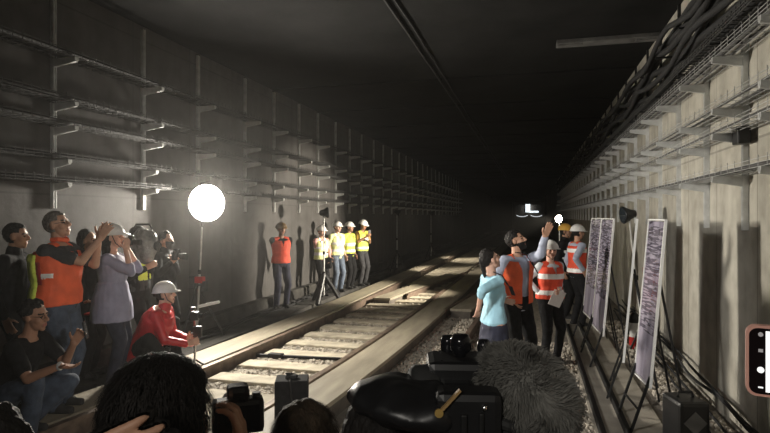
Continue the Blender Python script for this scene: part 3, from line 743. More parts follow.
# ------------------------------------------------------------------ display boards
def board(near, far, label, zb=.40, H=1.50, tilt=.13):
    near, far = V((*near, 0)), V((*far, 0)); c = (near + far) / 2; d = far - near; wd = d.length
    rz = math.atan2(d.y, d.x) - PI / 2
    t = thing('display_board', label, 'display board', (c.x, c.y, .024), rz, 'display boards on easels')
    R = Matrix.Rotation(math.atan2(tilt, H), 3, 'Y'); T = lambda x, y, z: V((0, 0, zb)) + R @ V((x, y, z))
    bm = B(); box(bm, T(0, 0, H / 2), (.012, wd - .03, H - .03), R); obj('panel', bm, M['board'], t)
    bm = B()
    for y in (-wd / 2, wd / 2): box(bm, T(0, y, H / 2), (.024, .012, H), R)
    for z in (0, H): box(bm, T(0, 0, z), (.024, wd, .012), R)
    obj('frame', bm, M['white'], t)
    for y in (-wd / 2 + .01, wd / 2 - .01):
        bm = B(); bar(bm, T(-.005, y, .1), (-.16 + .0, y, .0), .022); obj('front_leg', bm, M['steel'], t)
        bm = B(); bar(bm, T(.02, y * .8, H * .62), (.34, y * .8, 0), .018); obj('rear_leg', bm, M['black'], t)
    bm = B(); bar(bm, (-.10, -wd / 2, .2), (-.10, wd / 2, .2), .014); obj('crossbar', bm, M['steel'], t)
board((1.02, 5.42), (.975, 5.90), 'printed board on easel legs, nearest of the row by the right wall')
board((.927, 6.30), (1.045, 7.0), 'printed board turned edge-on, second of the row by the right wall')
board((.88, 7.6), (.83, 8.4), 'glossy purple printed board, third of the row beside the white helmeted man')
board((.86, 8.7), (.80, 9.5), 'printed board farthest along, partly behind the white helmeted man')
# case with a diamond mark
t = thing('equipment_case', 'dark case with a diamond mark behind the nearest display board', 'case', (1.20, 5.0, .0), .25)
bm = B(); box(bm, (0, 0, .25), (.24, .30, .48), bevel=.03); obj('case_body', bm, M['black'], t)
bm = B(); bmr = Matrix.Rotation(PI / 4, 3, 'Y'); 
for s_ in (.13,):
    box(bm, (0, -.152, .33), (s_, .006, s_), bmr)
obj('diamond_mark', bm, M['cableg'], t)
bm = B(); tube(bm, [(-.06, 0, .49), (-.05, 0, .53), (.05, 0, .53), (.06, 0, .49)], .012, 8); obj('handle', bm, M['rubber'], t)
# extinguisher
ep = ground(634, 8.3, 0)
t = thing('fire_extinguisher', 'fire extinguisher with black top and red base at the right wall foot', 'fire extinguisher', ep)
bm = B(); lathe(bm, [(.062, 0), (.068, .02), (.068, .17)], (0, 0, 0), n=20); obj('base', bm, M['red'], t)
bm = B(); lathe(bm, [(.067, .17), (.067, .38)], (0, 0, 0), n=20); obj('label_band', bm, M['white'], t)
bm = B(); lathe(bm, [(.068, .38), (.066, .44), (.045, .50), (.02, .53)], (0, 0, 0), n=20); obj('shoulder', bm, M['black'], t)
bm = B(); box(bm, (0, 0, .56), (.03, .12, .025), bevel=.006); box(bm, (0, .01, .60), (.02, .13, .015), bevel=.004); obj('valve_handle', bm, M['black'], t)
bm = B(); tube(bm, [(-.02, -.03, .55), (-.08, -.05, .53), (-.095, -.03, .40), (-.085, -.01, .2)], .011, 8); obj('hose', bm, M['rubber'], t)
cp = at(634, 283, 8.9)
t = thing('alarm_box', 'small red box with pale panel hung on the right wall above the extinguisher', 'box', (XR - .05, 9.55, 1.02))
bm = B(); box(bm, (0, 0, 0), (.10, .20, .26), bevel=.015); obj('housing', bm, M['red'], t)
bm = B(); box(bm, (-.052, 0, -.02), (.01, .12, .12), bevel=.003); obj('panel', bm, M['helmy'], t)
# black speaker box beside the sleepers
bp = ground(292, 4.75, .2)
t = thing('speaker_box', 'black upright box with a cable on top beside the right running beam', 'speaker', bp, YAW + .1)
bm = B(); box(bm, (0, 0, .19), (.275, .22, .385), bevel=.012); obj('cabinet', bm, M['cloth_black'], t)
bm = B(); tube(bm, [(-.03, 0, .38), (-.05, 0, .42), (-.01, .02, .41), (.05, 0, .395)], .012, 8); box(bm, (-.01, 0, .395), (.09, .06, .03), bevel=.008); obj('top_handle', bm, M['rubber'], t)
bm = B(); tube(bm, [(-.02, -.03, .395), (-.01, -.115, .385), (.0, -.12, .25), (.03, -.12, .08)], .008, 6); obj('cord', bm, M['black'], t)
# ------------------------------------------------------------------ people on the left
OUT = -IF
def phone(label, c, nrm, up, w_=.075, h_=.155, case='gloss', cat='phone'):
    nrm = V(nrm).normalized(); up = V(up); up = (up - nrm * up.dot(nrm)).normalized(); x = up.cross(nrm)
    R = Matrix((x, nrm, up)).transposed()
    t = thing('phone', label, cat, c)
    bm = B(); box(bm, (0, 0, 0), (w_, .009, h_), R, bevel=.004); obj('phone_body', bm, M[case], t)
    bm = B(); box(bm, R @ V((0, .0046, 0)), (w_ - .008, .001, h_ - .01), R); obj('screen', bm, M['screen_dark'], t)
    bm = B(); lathe(bm, [(.006, 0), (.006, .002)], R @ V((w_ * .25, -.0045, h_ * .38)), R @ V((0, -1, 0)), 10); obj('camera_lens', bm, M['glass'], t)
    return t
# dim person behind at the far left
q = person('man in dark jacket in the gloom behind the orange vested man at far left', ground(14, 5.35, .1), IR + IF * .2, 1.80, top=('jacket', 'cloth_black', 'long'), bottom='cloth_black', skin='skinC')
# man in the orange vest photographing
o_d = 5.08
wR = at(100.5, 238, o_d - .05); wL = at(99, 238, o_d + .13)
q = person('grey haired man in orange vest holding a phone up at arm\'s length', ground(58, o_d, .2), IR, 1.81, head=(0, 14), skin='skinA', hairm='hairgr', vox=.006, fat=1.28,
           top=('shirt', 'cloth_char', 'short'), bottom='jeans', armR=dict(w=wR, e=(.1, -.2, -1), hd=V(IR) * .55 + V((0, 0, .85)), pn=V(IF), curl=.45), armL=dict(w=wL, e=(-.1, -.2, -1), hd=V(IR) * .55 + V((0, 0, .85)), pn=-V(IF), curl=.45),
           vest=('orange', dict(v=.34, patch=(-.02, .08, .22, .265, 1), backlime=True)), glasses=True)
bm = B(); tube(bm, [q.H(-.06, -.05, -.12), q.H(-.068, .01, -.128), q.H(0, .055, -.150), q.H(.068, .01, -.128), q.H(.06, -.05, -.12)], .02, 8); obj('orange_collar', bm, M['orange'], q.root)
for c in [q.root.children[-1]]: c.matrix_parent_inverse = Matrix()
phone('black phone held up by the grey haired man in the orange vest', at(107.5, 227, o_d + .04), -V(IR) * 1 - V(IF) * .1, V(IF), .075, .15)
# dark person between
nb_ = at(96, 312.5, 5.9)
q = person('dark dressed person behind the man in orange vest holding a red notebook', ground(86, 6.45, .1), IR, 1.70, top=('jacket', 'cloth_black', 'long'), bottom='cloth_black', hair='bob', armR=dict(w=at(87, 312, 6.0), e=(.2, -1, -.3), hd=IR, pn=V((0, 0, 1)), curl=.3))
bm = B(); box(bm, at(94, 313.5, 5.95), (.16, .11, .018), Matrix.Rotation(YAW, 3, 'Z'), bevel=.004); tag(obj('notebook', bm, M['red']), 'red notebook in the hand of the dark dressed person', 'notebook')
# lavender shirt
l_d = 5.85
q = person('woman in lavender shirt and white helmet holding a camera to her face', ground(112, l_d, .2), IR + IF * .12, 1.65, female=True, head=(0, 6), skin='skinB', hair='long', vox=.007, fat=1.28,
           top=('tunic', 'lav', 'half'), bottom='navy', headgear=('helmet', 'helmw'),
           armR=dict(w=at(126, 250, l_d - .08), e=(.2, .1, -1), hd=V((0, 0, 1)) + IR * .15, pn=-V(IR) + IF, curl=.5), armL=dict(w=at(128, 249, l_d + .1), e=(-.2, .1, -1), hd=V((0, 0, 1)), pn=-V(IR) - IF, curl=.5))
def slr(label, c, fwd, up=(0, 0, 1), s=1.0, rootname='camera_body', grp=None):
    fwd = V(fwd).normalized(); up = V(up); up = (up - fwd * up.dot(fwd)).normalized(); x = fwd.cross(up); R = Matrix((x, fwd, up)).transposed()
    t = thing('photo_camera', label, 'camera', c)
    f = lambda a, b, cc: R @ V((a, b, cc)) * s
    bm = B(); box(bm, f(0, 0, 0), (.14 * s, .06 * s, .095 * s), R, bevel=.014 * s); box(bm, f(0, .0, .062), (.06 * s, .065 * s, .045 * s), R, bevel=.014 * s); box(bm, f(.058, .03, -.005), (.03 * s, .035 * s, .085 * s), R, bevel=.012 * s); obj('camera_body', bm, M['gloss'], t)
    bm = B(); lathe(bm, [(.036 * s, 0), (.036 * s, .05 * s), (.04 * s, .055 * s), (.04 * s, .10 * s)], f(0, .03, -.005), fwd, 18); obj('lens', bm, M['black'], t)
    bm = B(); lathe(bm, [(.012 * s, 0), (.012 * s, .012 * s)], f(.05, 0, .047), R @ V((0, 0, 1)), 12); obj('dial', bm, M['steel'], t)
    return t
slr('small black camera held to the face by the woman in lavender', at(131, 242, l_d), IR, s=.8)
# camera operator with film-wrapped video camera
c_d = 6.75
q = person('camera operator in dark clothes with a lime striped vest behind the woman in lavender', ground(137, 7.05, .1), IR, 1.74, top=('jacket', 'cloth_black', 'long'), bottom='cloth_black', vest=('cloth_char', dict(v=.3, open=.03)),
           armR=dict(w=at(146, 268, c_d), e=(.3, 0, -1), curl=.7), armL=dict(w=at(152, 266, c_d + .25), e=(-.3, 0, -1), curl=.7))
link('lime_stripe', extract(q.vest.data, lambda p: p.y > .03 and -.09 < p.x < .15 and 1.06 < p.z < 1.28, .008), M['yellow'], q.vest)
t = thing('video_camera', 'shoulder video camera wrapped in shiny clear film, on the operator behind lavender shirt', 'video camera', at(143, 246, c_d), YAW)
bm = B(); box(bm, (-.02, 0, .05), (.26, .14, .17), bevel=.03); box(bm, (.0, 0, -.09), (.16, .12, .14), bevel=.03); obj('camera_body', bm, M['black'], t)
bm = B(); lathe(bm, [(.05, 0), (.055, .05), (.06, .07)], (.11, 0, .0), (1, 0, 0), 18); obj('lens', bm, M['gloss'], t)
bm = B(); ball(bm, (0, 0, 0), (.17, .12, .22)); me = remesh(bm, .016, 2, .03, 9, 5); link('film_cover', me, M['plastic_clear'], t)
bm = B(); tube(bm, [(-.12, 0, .2), (-.08, 0, .26), (.08, 0, .26), (.12, 0, .19)], .014, 8); obj('handle', bm, M['black'], t)
# masked man
q = person('man with black face mask in dark clothes beyond the operator near the glowing lamp', ground(165, 7.75, .1), IR - IF * .25, 1.64, top=('jacket', 'cloth_black', 'long'), bottom='cloth_black', mask=True, skin='skinC', hair='bushy',
           armR=dict(w=at(172, 262, 7.45), e=(.4, 0, -1), curl=.6), armL=dict(w=at(174, 261, 7.7), e=(-.4, 0, -1), curl=.6))
slr('black camera held at the chest by the masked man', at(177, 256, 7.5), IR - IF * .3, s=1.15)
# red jacket crouching
r_d = 6.45
q = person('crouching man in red jacket and white helmet steadying a small camera rig', ground(162, r_d, .2), IR, 1.76, fat=1.28, pelvis=(0, -.20, .235), lean=26, head=(0, 6), feet=((-.20, .10), (.20, .20)), knees=((-.8, 1, .3), (.8, 1, .3)), skin='skinB', vox=.007,
           top=('jacket', 'redjk', 'long'), bottom='cloth_black', headgear=('helmet', 'helmw'), armR=dict(w=at(187, 344, r_d - .12), e=(.4, -.3, -1), hd=IR + V((0, 0, .3)), pn=IF, curl=.8), armL=dict(w=at(187, 338, r_d + .12), e=(-.3, 0, -1), hd=IR + V((0, 0, .3)), pn=-V(IF), curl=.8))
bm = B(); 
t = thing('camera_rig', 'small chrome camera rig with a pale tube held by the man in red', 'camera rig', at(195, 342, r_d), YAW)
k = r_d / FPX
bm = B(); tube(bm, [(-.0, 0, -.22), (0, 0, .30)], .014, 10); tube(bm, [(-.05, 0, -.05), (.06, 0, -.02)], .012, 8); obj('grip_pole', bm, M['chrome'], t)
bm = B(); box(bm, (.0, 0, .30), (.09, .08, .10), bevel=.012); box(bm, (.03, 0, .12), (.10, .05, .13), bevel=.01); obj('camera_body', bm, M['black'], t)
bm = B(); cap(bm, (.05, 0, .41), .018, (.27, .0, .46), .018, 10); obj('light_tube', bm, M['white'], t)
bm = B(); lathe(bm, [(.025, 0), (.03, .05)], (.045, 0, .30), (1, 0, 0), 14); obj('lens', bm, M['gloss'], t)
bm = B(); box(bm, (-.02, 0, .385), (.05, .04, .04), bevel=.006); tube(bm, [(-.04, 0, .1), (.05, 0, .08)], .01, 8); obj('clamp', bm, M['chrome'], t)
for a in (0, 2.1, 4.2):
    bm = B(); bar(bm, (0, 0, -.2), (.10 * math.cos(a), .10 * math.sin(a), -.26), .016); obj('foot', bm, M['black'], t)
# crouching man with phone
k_d = 4.45
q = person('crouching young man in black shirt and jeans holding up a phone at lower left', ground(20, k_d, .2), IR, 1.74, pelvis=(0, -.12, .34), lean=24, head=(-4, -2), feet=((-.12, -.02), (.14, .16)), knees=((-.3, 1, .35), (.3, 1, .35)), skin='skinC', hair='bushy', vox=.006,
           top=('shirt', 'cloth_black', 'short'), bottom='jeans', armL=dict(w=at(74, 343, k_d + .05), e=(-.2, .3, -1), hd=IR * .55 + V((0, 0, .8)), pn=IF * -1 + IR * .3, curl=.6), armR=dict(w=at(60, 366, k_d - .25), e=(.35, -.2, -1), hd=IR + V((0, 0, -.05)), pn=V((0, 0, 1)), curl=.4), glasses=True)
bm = B(); lathe(bm, [(.031, -.012), (.034, 0), (.031, .012)], q.handR[1].copy(), q.handR[2], 14); obj('wrist_band', bm, M['galv'], q.root)
phone('small dark phone held up by the crouching man at lower left', at(85.5, 330, k_d + .05), -V(IR) - V((0, 0, .2)) - IF * .2, V((0, 0, 1)), .075, .14)
# ------------------------------------------------------------------ workers along the left wall
FACE = IR * .6 - IF * .8
q = person('worker in brown helmet and red-orange vest standing alone against the left wall', ground(281, 11.3, .1), IR * .6 - IF, 1.72, top=('shirt', 'cloth_black', 'long'), bottom='navy', headgear=('helmet', 'helmb'), skin='skinC',
           vest=('redvest', dict(v=.33)), armL=dict(w=ground(284, 11.55, .98), e=(-1, -.3, 0)), armR=dict(w=ground(280, 11.6, .98), e=(1, -.3, 0)))
q = person('worker with pink sleeves, pale vest and white helmet beside the tripod, carrying a dark bag', ground(321, 13.0, .1), IR * .7 - IF * .6, 1.62, top=('shirt', 'pink', 'long'), bottom='cloth_black', headgear=('helmet', 'helmw'), skin='skinB', vest=('yellowp', dict(v=.33, bands=((.08, .16), (.24, .30)), straps=True)),
           armL=dict(w=at(329, 259, 13.0), e=(-1, -.3, -.5)), armR=dict(w=at(322, 260, 13.0), e=(1, -.3, -.5)))
t = thing('shoulder_bag', 'dark bag held in front by the worker with pink sleeves', 'bag', at(325, 263, 12.95), YAW)
bm = B(); box(bm, (0, 0, 0), (.32, .12, .26), bevel=.04); obj('bag_body', bm, M['cloth_black'], t)
bm = B(); tube(bm, [(-.1, 0, .12), (-.07, 0, .24), (.07, 0, .24), (.1, 0, .12)], .012, 8); obj('strap', bm, M['rubber'], t)
q = person('worker in white helmet, pale lime vest and jeans, second from the tripod', ground(337, 13.7, .1), IR * .7 - IF * .7, 1.72, top=('shirt', 'yellowp', 'short'), bottom='jeans_pale', headgear=('helmet', 'helmw'), skin='skinB', vest=('yellowp', dict(v=.36, bands=((.06, .12), (.24, .30)), straps=True)))
q = person('worker in lime vest and dark-striped white helmet, third from the tripod', ground(349, 14.4, .1), IR * .9 - IF * .5, 1.70, top=('shirt', 'yellow', 'short'), bottom='cloth_black', headgear=('helmet', 'helmw'), skin='skinC', vest=('yellow', dict(v=.34, bands=((.02, .08), (.18, .26)))))
link('dark_stripe', extract(q.helmet.data, lambda p: abs(p.x) < .028, .006, edge=1), M['black'], q.root)
q = person('worker in lime vest with yellow shoulders looking at a phone, farthest from the tripod', ground(362, 15.0, .1), IR * .75 - IF * .6, 1.76, top=('shirt', 'helmy', 'short'), bottom='cloth_char', headgear=('helmet', 'helmw'), skin='skinC', head=(0, -14), vest=('yellow', dict(v=.3, bands=((.03, .09), (.23, .33)))),
           armR=dict(w=at(366, 237, 14.6), e=(.6, -.2, -1), curl=.6), armL=dict(w=at(370, 240, 14.8), e=(-.6, -.2, -1), curl=.6))
link('dark_stripe', extract(q.helmet.data, lambda p: abs(p.x) < .028, .006, edge=1), M['black'], q.root)
phone('phone in the hands of the worker farthest from the tripod', at(369.5, 233, 14.6), IF - IR * .5, V((0, 0, 1)))
# ------------------------------------------------------------------ people on the right
w_d = 5.85
q = person('woman in light blue knit top and dark skirt looking up to the right', ground(494, w_d, 0), IR + IF * .28, 1.62, female=True, head=(0, 22), skin='skinB', hair='tail', vox=.0065, fat=1.0,
           top=('blouse', 'sky', 'half'), bottom='@navy', armR=dict(w=at(478.5, 309, w_d - .2), e=(.5, -1, -.2), curl=.5), armL=dict(w=at(503, 300, w_d + .3), e=(-.5, -1, 0)), lean=-3)
bm = B(); tube(bm, [q.H(-.05, -.04, -.12), q.H(-.045, .05, -.19), q.H(-.005, .10, -.36), q.H(.04, .05, -.20), q.H(.05, -.04, -.12)], .006, 6); box(bm, q.H(-.005, .115, -.42), (.07, .01, .10), q.Rh); obj('lanyard', bm, M['cloth_char'], q.root)
m_d = 6.45
q = person('bearded man in open orange vest raising his hand to point', ground(517, m_d, 0), IR * .45 - IF * .9, 1.81, head=(38, 18), skin='skinA', vox=.0065, beard=True,
           top=('shirt', 'shirtgrey', 'long'), bottom='cloth_black', vest=('orange', dict(open=.045, v=.34)),
           armL=dict(w=at(545, 237, m_d - .36), e=(-.3, -.2, -1), hd=V((0, 0, 1)) + IR * .4, pn=-V(IF) * .8 + IR * .2, curl=.12), armR=dict(w=at(509, 300, m_d - .1), e=(1, -1, 0)))
link('pale_sleeve', extract(q.top.data, lambda p: p.x < -.20, .004), M['paleshirt'], q.top)
bm = B(); tube(bm, [q.H(-.05, -.04, -.12), q.H(-.05, .07, -.17), q.H(-.01, .12, -.42), q.H(.05, .07, -.17), q.H(.05, -.04, -.12)], .006, 6); obj('lanyard', bm, M['cloth_black'], q.root)
v_d = 7.5
q = person('woman in white helmet and red-orange striped vest holding papers', ground(550, v_d, 0), IR * .25 - IF, 1.61, female=True, skin='skinB', head=(-10, 4), top=('shirt', 'paleshirt', 'long'), bottom='cloth_black', headgear=('helmet', 'helmw'), vox=.007, fat=1.1,
           vest=('redvest', dict(v=.34, bands=((.04, .11), (.27, .345)))), armL=dict(w=at(559, 290, v_d - .12), e=(-.6, -1, 0), curl=.6), armR=dict(w=at(539, 292, v_d - .05), e=(1, -1, 0)))
bm = B(); box(bm, (0, 0, 0), (.16, .006, .22), Euler((.25, .35, YAW)).to_matrix()); o = tag(obj('papers', bm, M['paper']), 'white papers in the hand of the woman in the striped vest', 'papers'); o.location = at(557, 298.5, v_d - .17)
q = person('worker in black jacket with lime stripes and yellow helmet behind the white helmeted man', ground(564.5, 10.7, 0), IR * .8 - IF * .5, 1.80, top=('jacket', 'cloth_black', 'long'), bottom='cloth_black', headgear=('helmet', 'helmy'), skin='skinC', vest=('cloth_black', dict(v=.3, bands=((.27, .33), (.16, .2)))))
link('lime_panel', extract(q.vest.data, lambda p: p.x < -.05 and p.y > .0 and 1.0 < p.z < 1.40, .009), M['yellow'], q.vest)
q = person('man in white helmet, pale blue shirt and red vest facing the display boards', ground(577, 9.95, 0), IR + IF * .15, 1.80, top=('shirt', 'shirtgrey', 'long'), bottom='cloth_black', headgear=('helmet', 'helmw'), skin='skinA', beard=False, vest=('redvest', dict(v=.33, bands=((-.01, .06), (.33, .40)))),
           armR=dict(w=at(583, 270, 9.7), e=(.4, -1, 0)))
# ------------------------------------------------------------------ crowd in front
f1 = ground(155, 1.0, 0)
H1 = at(155, 400, 1.0)
q = person('person with black hair seen from behind, nearest at lower left, hand at the nape', ground(155, 1.0, 0), IF + IR * .1, 1.70, hair='short', skin='skinA', vox=.005, top=('shirt', 'cloth_black', 'long'), bottom='cloth_black',
           armL=dict(w=at(64, 474, .84), e=(-1, .0, -.2), hd=IR * 1 + V((0, 0, .36)), pn=IF, curl=.2), armR=dict(w=at(240, 458, 1.36), e=(.6, .2, -1), hd=V((0, 0, 1)), pn=-V(IR), curl=.6))
def fuzz(q, mname, n, r0, lmin, lmax, down=.6):
    vs, fs = [], []
    for _ in range(n):
        a = random.uniform(-PI, PI); z = random.uniform(-.55, 1); c = math.sqrt(1 - z * z)
        nn = V((math.sin(a) * c, math.cos(a) * c, z))
        if nn.y > .35 and z < .62: continue
        p = V((nn.x * .0905, -.012 + nn.y * .108, .032 + nn.z * .103)); L = random.uniform(lmin, lmax)
        tg = V((random.uniform(-.5, .5), random.uniform(-.9, .1), -down - random.random() * .6)); tg = (tg - nn * tg.dot(nn) * .8).normalized()
        s = nn.cross(tg).normalized() * r0
        p1 = p + tg * L * .5 + nn * .006; p2 = p + tg * L + nn * random.uniform(-.002, .010)
        P0, P1, P2 = [q.H(*x) for x in (p, p1, p2)]; sw = q.Rh @ s; b = len(vs)
        vs += [P0 - sw, P0 + sw, P1 - sw, P1 + sw, P2]; fs += [(b, b + 1, b + 3, b + 2), (b + 2, b + 3, b + 4)]
    me = bpy.data.meshes.new('hair_strands'); me.from_pydata(vs, [], fs)
    o = link('hair_strands', me, M[mname], q.root); o['kind'] = 'stuff'
fuzz(q, 'hair', 5000, .0008, .02, .05)
slr('black camera with a rounded top raised beside the black haired head at lower left', at(238, 415, 1.4), IF - IR * .35, s=.9)
q = person('person with brown hair low in front of the speaker box, only the hair showing', ground(305, 1.48, 0), IF, 1.55, female=True, pelvis=(0, -.05, .74), lean=6, hair='bob', hairm='hairbr', skin='skinA', vox=.007, top=('shirt', 'cloth_char', 'long'), bottom='cloth_black', feet=((-.12, -.02), (.12, .1)))
fuzz(q, 'hairbr', 4000, .0008, .03, .07)
q2 = person('camera operator in black knit cap seen from behind under the video camera', ground(388, 1.03, 0), IF + IR * .12, 1.635, hair='short', headgear=('beanie', 'cloth_black'), skin='skinC', vox=.006, top=('jacket', 'cloth_black', 'long'), bottom='cloth_black',
           armR=dict(w=at(452, 470, 1.02), e=(1, -.2, -.7), curl=.7), armL=dict(w=at(352, 475, 1.2), e=(-1, 0, -.6)))
link('blue_patch', extract(q2.helmet.data, lambda p: (lambda x: -.085 < x.x < -.03 and x.y < -.07 and -.01 < x.z < .05)(q2.Rh.transposed() @ (p - q2.hc) / q2.hs), .004, edge=1), M['bluepatch'], q2.root)
q = person('person with black hair at the bottom left corner', ground(-4, 1.5, 0), IF - IR * .2, 1.50, pelvis=(0, -.05, .74), lean=5, hair='bushy', skin='skinA', vox=.007, top=('shirt', 'cloth_black', 'long'), bottom='cloth_black', feet=((-.12, -.02), (.12, .1)))
# shoulder video camera with furry microphone
vc = at(462, 414, .97)
t = thing('video_camera', 'big black shoulder video camera with knobs in the foreground centre', 'video camera', vc, YAW - .05)
bm = B(); box(bm, (0, .02, -.03), (.11, .26, .13), bevel=.015); box(bm, (.0, -.10, .01), (.10, .055, .13), bevel=.012); obj('camera_body', bm, M['black'], t)
bm = B(); lathe(bm, [(.045, 0), (.05, .08), (.06, .12), (.062, .16)], (0, .15, -.02), (0, 1, 0), 20); obj('lens', bm, M['gloss'], t)
bm = B(); box(bm, (-.005, .03, .065), (.11, .10, .055), bevel=.012); box(bm, (-.012, .05, .04), (.06, .20, .05), bevel=.01); obj('top_handle', bm, M['black'], t)
bm = B(); cap(bm, (-.035, .0, .045), .022, (-.035, .0, .075), .018, 12); tube(bm, [(-.05, -.012, .085), (-.052, -.02, .03), (-.045, -.02, -.01)], .004, 6); obj('viewfinder_joint', bm, M['gloss'], t, True)
bm = B(); lathe(bm, [(.026, -.02), (.03, -.015), (.03, .02), (.024, .028)], (-.062, .0, .055), (-1, -.25, 0), 16); obj('eyepiece', bm, M['rubber'], t, True)
for x, y_, z, r_, lab in ((.0, .03, .105, .019, 0), (.045, .06, .09, .013, 1), (-.02, .07, .095, .014, 2)):
    bm = B(); lathe(bm, [(.008, -.03), (.009, -.01), (r_, 0), (r_, .018), (r_ * .7, .026)], (x, y_, z), (0, 0, 1), 14); obj('knob', bm, M['gloss'], t, True)
bm = B(); lathe(bm, [(.0065, -.004), (.0065, .004)], (-.046, -.135, .048), (0, -1, .2), 16); obj('brass_ring', bm, M['brass'], t)
bm = B(); bar(bm, (-.044, -.134, .05), (-.014, -.131, .082), .007, .004); obj('tan_strap', bm, M['tan'], t)
bm = B(); box(bm, (-.008, -.129, .02), (.010, .008, .05), bevel=.003); obj('battery_latch', bm, M['steel'], t)
bm = B(); box(bm, (.018, -.129, .02), (.008, .008, .055), bevel=.003); obj('battery_latch', bm, M['steel'], t)
bm = B(); ball(bm, (.022, -.13, .055), .005); obj('screw', bm, M['chrome'], t)
bm = B(); tube(bm, [(.05, -.10, .0), (.085, -.08, .008), (.125, -.04, .0), (.13, -.02, -.06)], .014, 8); tube(bm, [(.03, -.10, .03), (.06, -.11, .022), (.10, -.1, .012)], .009, 8); obj('cable_loop', bm, M['rubber'], t)
# padded cover draped from the camera over the operator's shoulder
bm = B(); ball(bm, (0, 0, 0), (.11, .10, .035)); me = remesh(bm, .012, 2, .012, 14, 4); o = tag(link('camera_cover', me, M['black']), 'dark padded rain cover lying between knit cap and video camera', 'cover'); o.location = at(415, 402, .93); o.rotation_euler = (0, .12, YAW)
# furry microphone
mc = at(523, 391, .93)
t = thing('furry_microphone', 'large grey furry microphone windshield right of the video camera', 'microphone', mc, YAW)
RX, RY_, RZ_ = .074, .12, .079
tilt = Matrix.Rotation(.35, 3, 'Z') @ Matrix.Rotation(.15, 3, 'X')
bm = B(); ball(bm, (0, 0, 0), (RX * .86, RY_ * .92, RZ_ * .86), tilt, 32, 20); obj('windshield_core', bm, M['fur'], t, True)
vs, fs = [], []
for _ in range(17000):
    a = random.uniform(-PI, PI); z = random.uniform(-1, 1); c = math.sqrt(1 - z * z); nn = V((math.sin(a) * c, math.cos(a) * c, z))
    p = tilt @ V((nn.x * RX * .85, nn.y * RY_ * .9, nn.z * RZ_ * .85)); n2 = (tilt @ nn).normalized()
    fl = V((noise.noise(p * 30), noise.noise(p * 30 + V((9, 1, 4))), noise.noise(p * 30 + V((2, 7, 5))) - .35)) * 1.2
    L = random.uniform(.012, .024); d1 = (n2 + fl * .6).normalized(); d2 = (n2 * .7 + fl * 1.3 + V((0, 0, -.25))).normalized()
    s_ = d1.cross(V((random.uniform(-1, 1), random.uniform(-1, 1), random.uniform(-1, 1)))).normalized() * .00055
    p1 = p + d1 * L * .55; p2 = p1 + d2 * L * .45; b = len(vs)
    vs += [p - s_, p + s_, p1 - s_, p1 + s_, p2]; fs += [(b, b + 1, b + 3, b + 2), (b + 2, b + 3, b + 4)]
me = bpy.data.meshes.new('fur'); me.from_pydata(vs, [], fs); o = link('fur', me, M['fur'], t); o['kind'] = 'stuff'
bm = B(); cap(bm, tilt @ V((-.02, -.10, -.05)), .016, V((-.075, -.05, -.06)), .014, 10); obj('mount', bm, M['black'], t)
# phone held up at the right edge
pd = .62
PR = IR * math.cos(.5) - IF * math.sin(.5); PF = IF * math.cos(.5) + IR * math.sin(.5)
pc = at(745.5, 358.5, pd) + PR * .08
q = person('photographer outside the right edge whose raised phone shows', pc + IR * .52 + V((0, 0, 0)) - V((0, 0, pc.z)) - IF * .12, IF, 1.72, skin='skinA', top=('shirt', 'cloth_char', 'long'), bottom='jeans', vox=.009,
           armL=dict(w=pc + PR * .13 + PF * .03 + V((0, 0, -.05)), e=(-.4, .2, -1), hd=-V(IR) * .7 + V((0, 0, .7)) + IF * .3, pn=-V(IF) - IR * .2, curl=.5))
R = Matrix((PR, PF, V((0, 0, 1)))).transposed()
t = thing('phone', 'phone in a pink case showing its camera screen at the right edge', 'phone', pc)
bm = B(); w2, h2 = .08, .0385
def rrect(w_, h_, r_, n=6):
    out = []
    for cx, cz, a0 in ((w_ - r_, h_ - r_, 0), (-w_ + r_, h_ - r_, PI / 2), (-w_ + r_, -h_ + r_, PI), (w_ - r_, -h_ + r_, 1.5 * PI)):
        for i in range(n + 1):
            a = a0 + PI / 2 * i / n; out.append((cx + r_ * math.cos(a), cz + r_ * math.sin(a)))
    return out
def plate(bm, w_, h_, r_, y0, y1):
    o_ = rrect(w_, h_, r_); A = [bm.verts.new(R @ V((x, y0, z))) for x, z in o_]; C = [bm.verts.new(R @ V((x, y1, z))) for x, z in o_]
    bm.faces.new(A); bm.faces.new(C[::-1])
    for i in range(len(o_)): bm.faces.new((A[i], C[i], C[(i + 1) % len(o_)], A[(i + 1) % len(o_)]))
    bmesh.ops.recalc_face_normals(bm, faces=bm.faces)
plate(bm, w2, h2, .010, -.005, .006); obj('phone_case', bm, M['case_pink'], t)
bm = B(); plate(bm, w2 - .0028, h2 - .0028, .0085, -.0056, -.004); obj('screen', bm, M['screen_dark'], t)
bm = B(); box(bm, R @ V((.0075, -.0058, 0)), (.139, .0006, .066), R); obj('preview_image', bm, M['screen_lit'], t)
px_ = -w2 + .0135
bm = B(); lathe(bm, [(.0034, 0), (.0034, .0004)], R @ V((px_, -.0056, -.0095)), -PF, 14); obj('shutter_icon', bm, M['icon'], t)
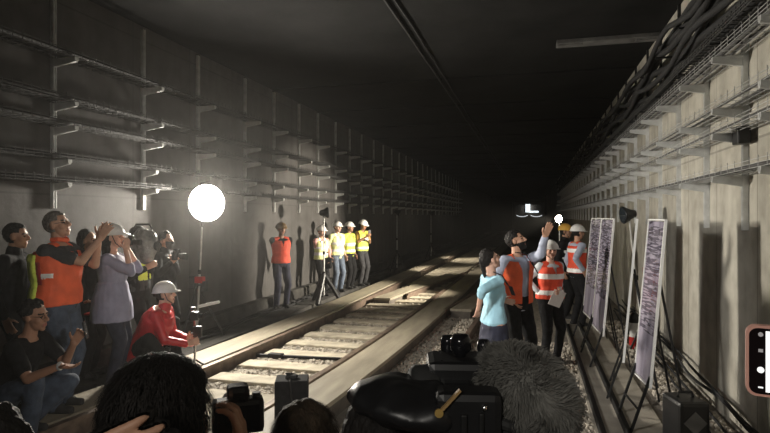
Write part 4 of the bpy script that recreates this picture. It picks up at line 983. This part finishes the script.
bm = B(); box(bm, R @ V((px_, -.0058, .0115)), (.0042, .0004, .0035), R); obj('mode_icon', bm, M['icondim'], t)
bm = B(); lathe(bm, [(.0024, 0), (.0024, .0004)], R @ V((px_, -.0056, .029)), -PF, 12); obj('gallery_icon', bm, M['icondim'], t)
bm = B(); box(bm, R @ V((px_, -.0058, -.0285)), (.0045, .0004, .0016), R); obj('menu_icon', bm, M['icon'], t)
# ------------------------------------------------------------------ lamps of the place, plus unseen ones added as fill
def spot(name, loc, target, power, angle, blend=.5, col=(1, .90, .74), r=.12):
    l = bpy.data.lights.new(name, 'SPOT'); l.energy = power; l.spot_size = math.radians(angle); l.spot_blend = blend; l.color = col; l.shadow_soft_size = r
    o = bpy.data.objects.new(name, l); COL.objects.link(o); o.location = loc
    o.rotation_euler = (V(target) - V(loc)).to_track_quat('-Z', 'Y').to_euler(); return o
spot('unseen_lamp', (1.35, .9, 2.5), (-4.3, 6.2, .9), 300, 48, .8, (1, .93, .84), .15)  # press light out of view at right, on the people at left
spot('work_lamp', b5 + V((-.12, -.10, 1.90)), (-4.8, 12.6, 1.0), 3000, 60, .6, r=.08)
spot('unseen_lamp', (-2.6, 1.4, 2.7), (.15, 6.8, 1.25), 800, 46, .7, (1, .96, .90), .2)  # added fill out of view at left, brightens the people on the right
spot('unseen_lamp', (-.5, -2.2, 3.2), (.2, 6.5, .6), 150, 70, .8, (1, .95, .86), .25)  # added fill behind the viewer, lifts the dark foreground crowd
spot('work_lamp', b2 + V((.2, .05, 1.98)), (-2.4, b2.y + .6, 0), 380, 80, .7, r=.08)
spot('work_lamp', b3 + V((.2, .05, 1.98)), (-2.0, b3.y + .2, 0), 420, 80, .7, r=.08)
# thin dust hanging in the tunnel air
nt = w.node_tree; vs_ = nt.nodes.new('ShaderNodeVolumeScatter')
vs_.inputs['Density'].default_value = .0017; vs_.inputs['Anisotropy'].default_value = .72; vs_.inputs['Color'].default_value = (1, .98, .94, 1)
nt.links.new(vs_.outputs[0], nt.nodes['World Output'].inputs['Volume'])
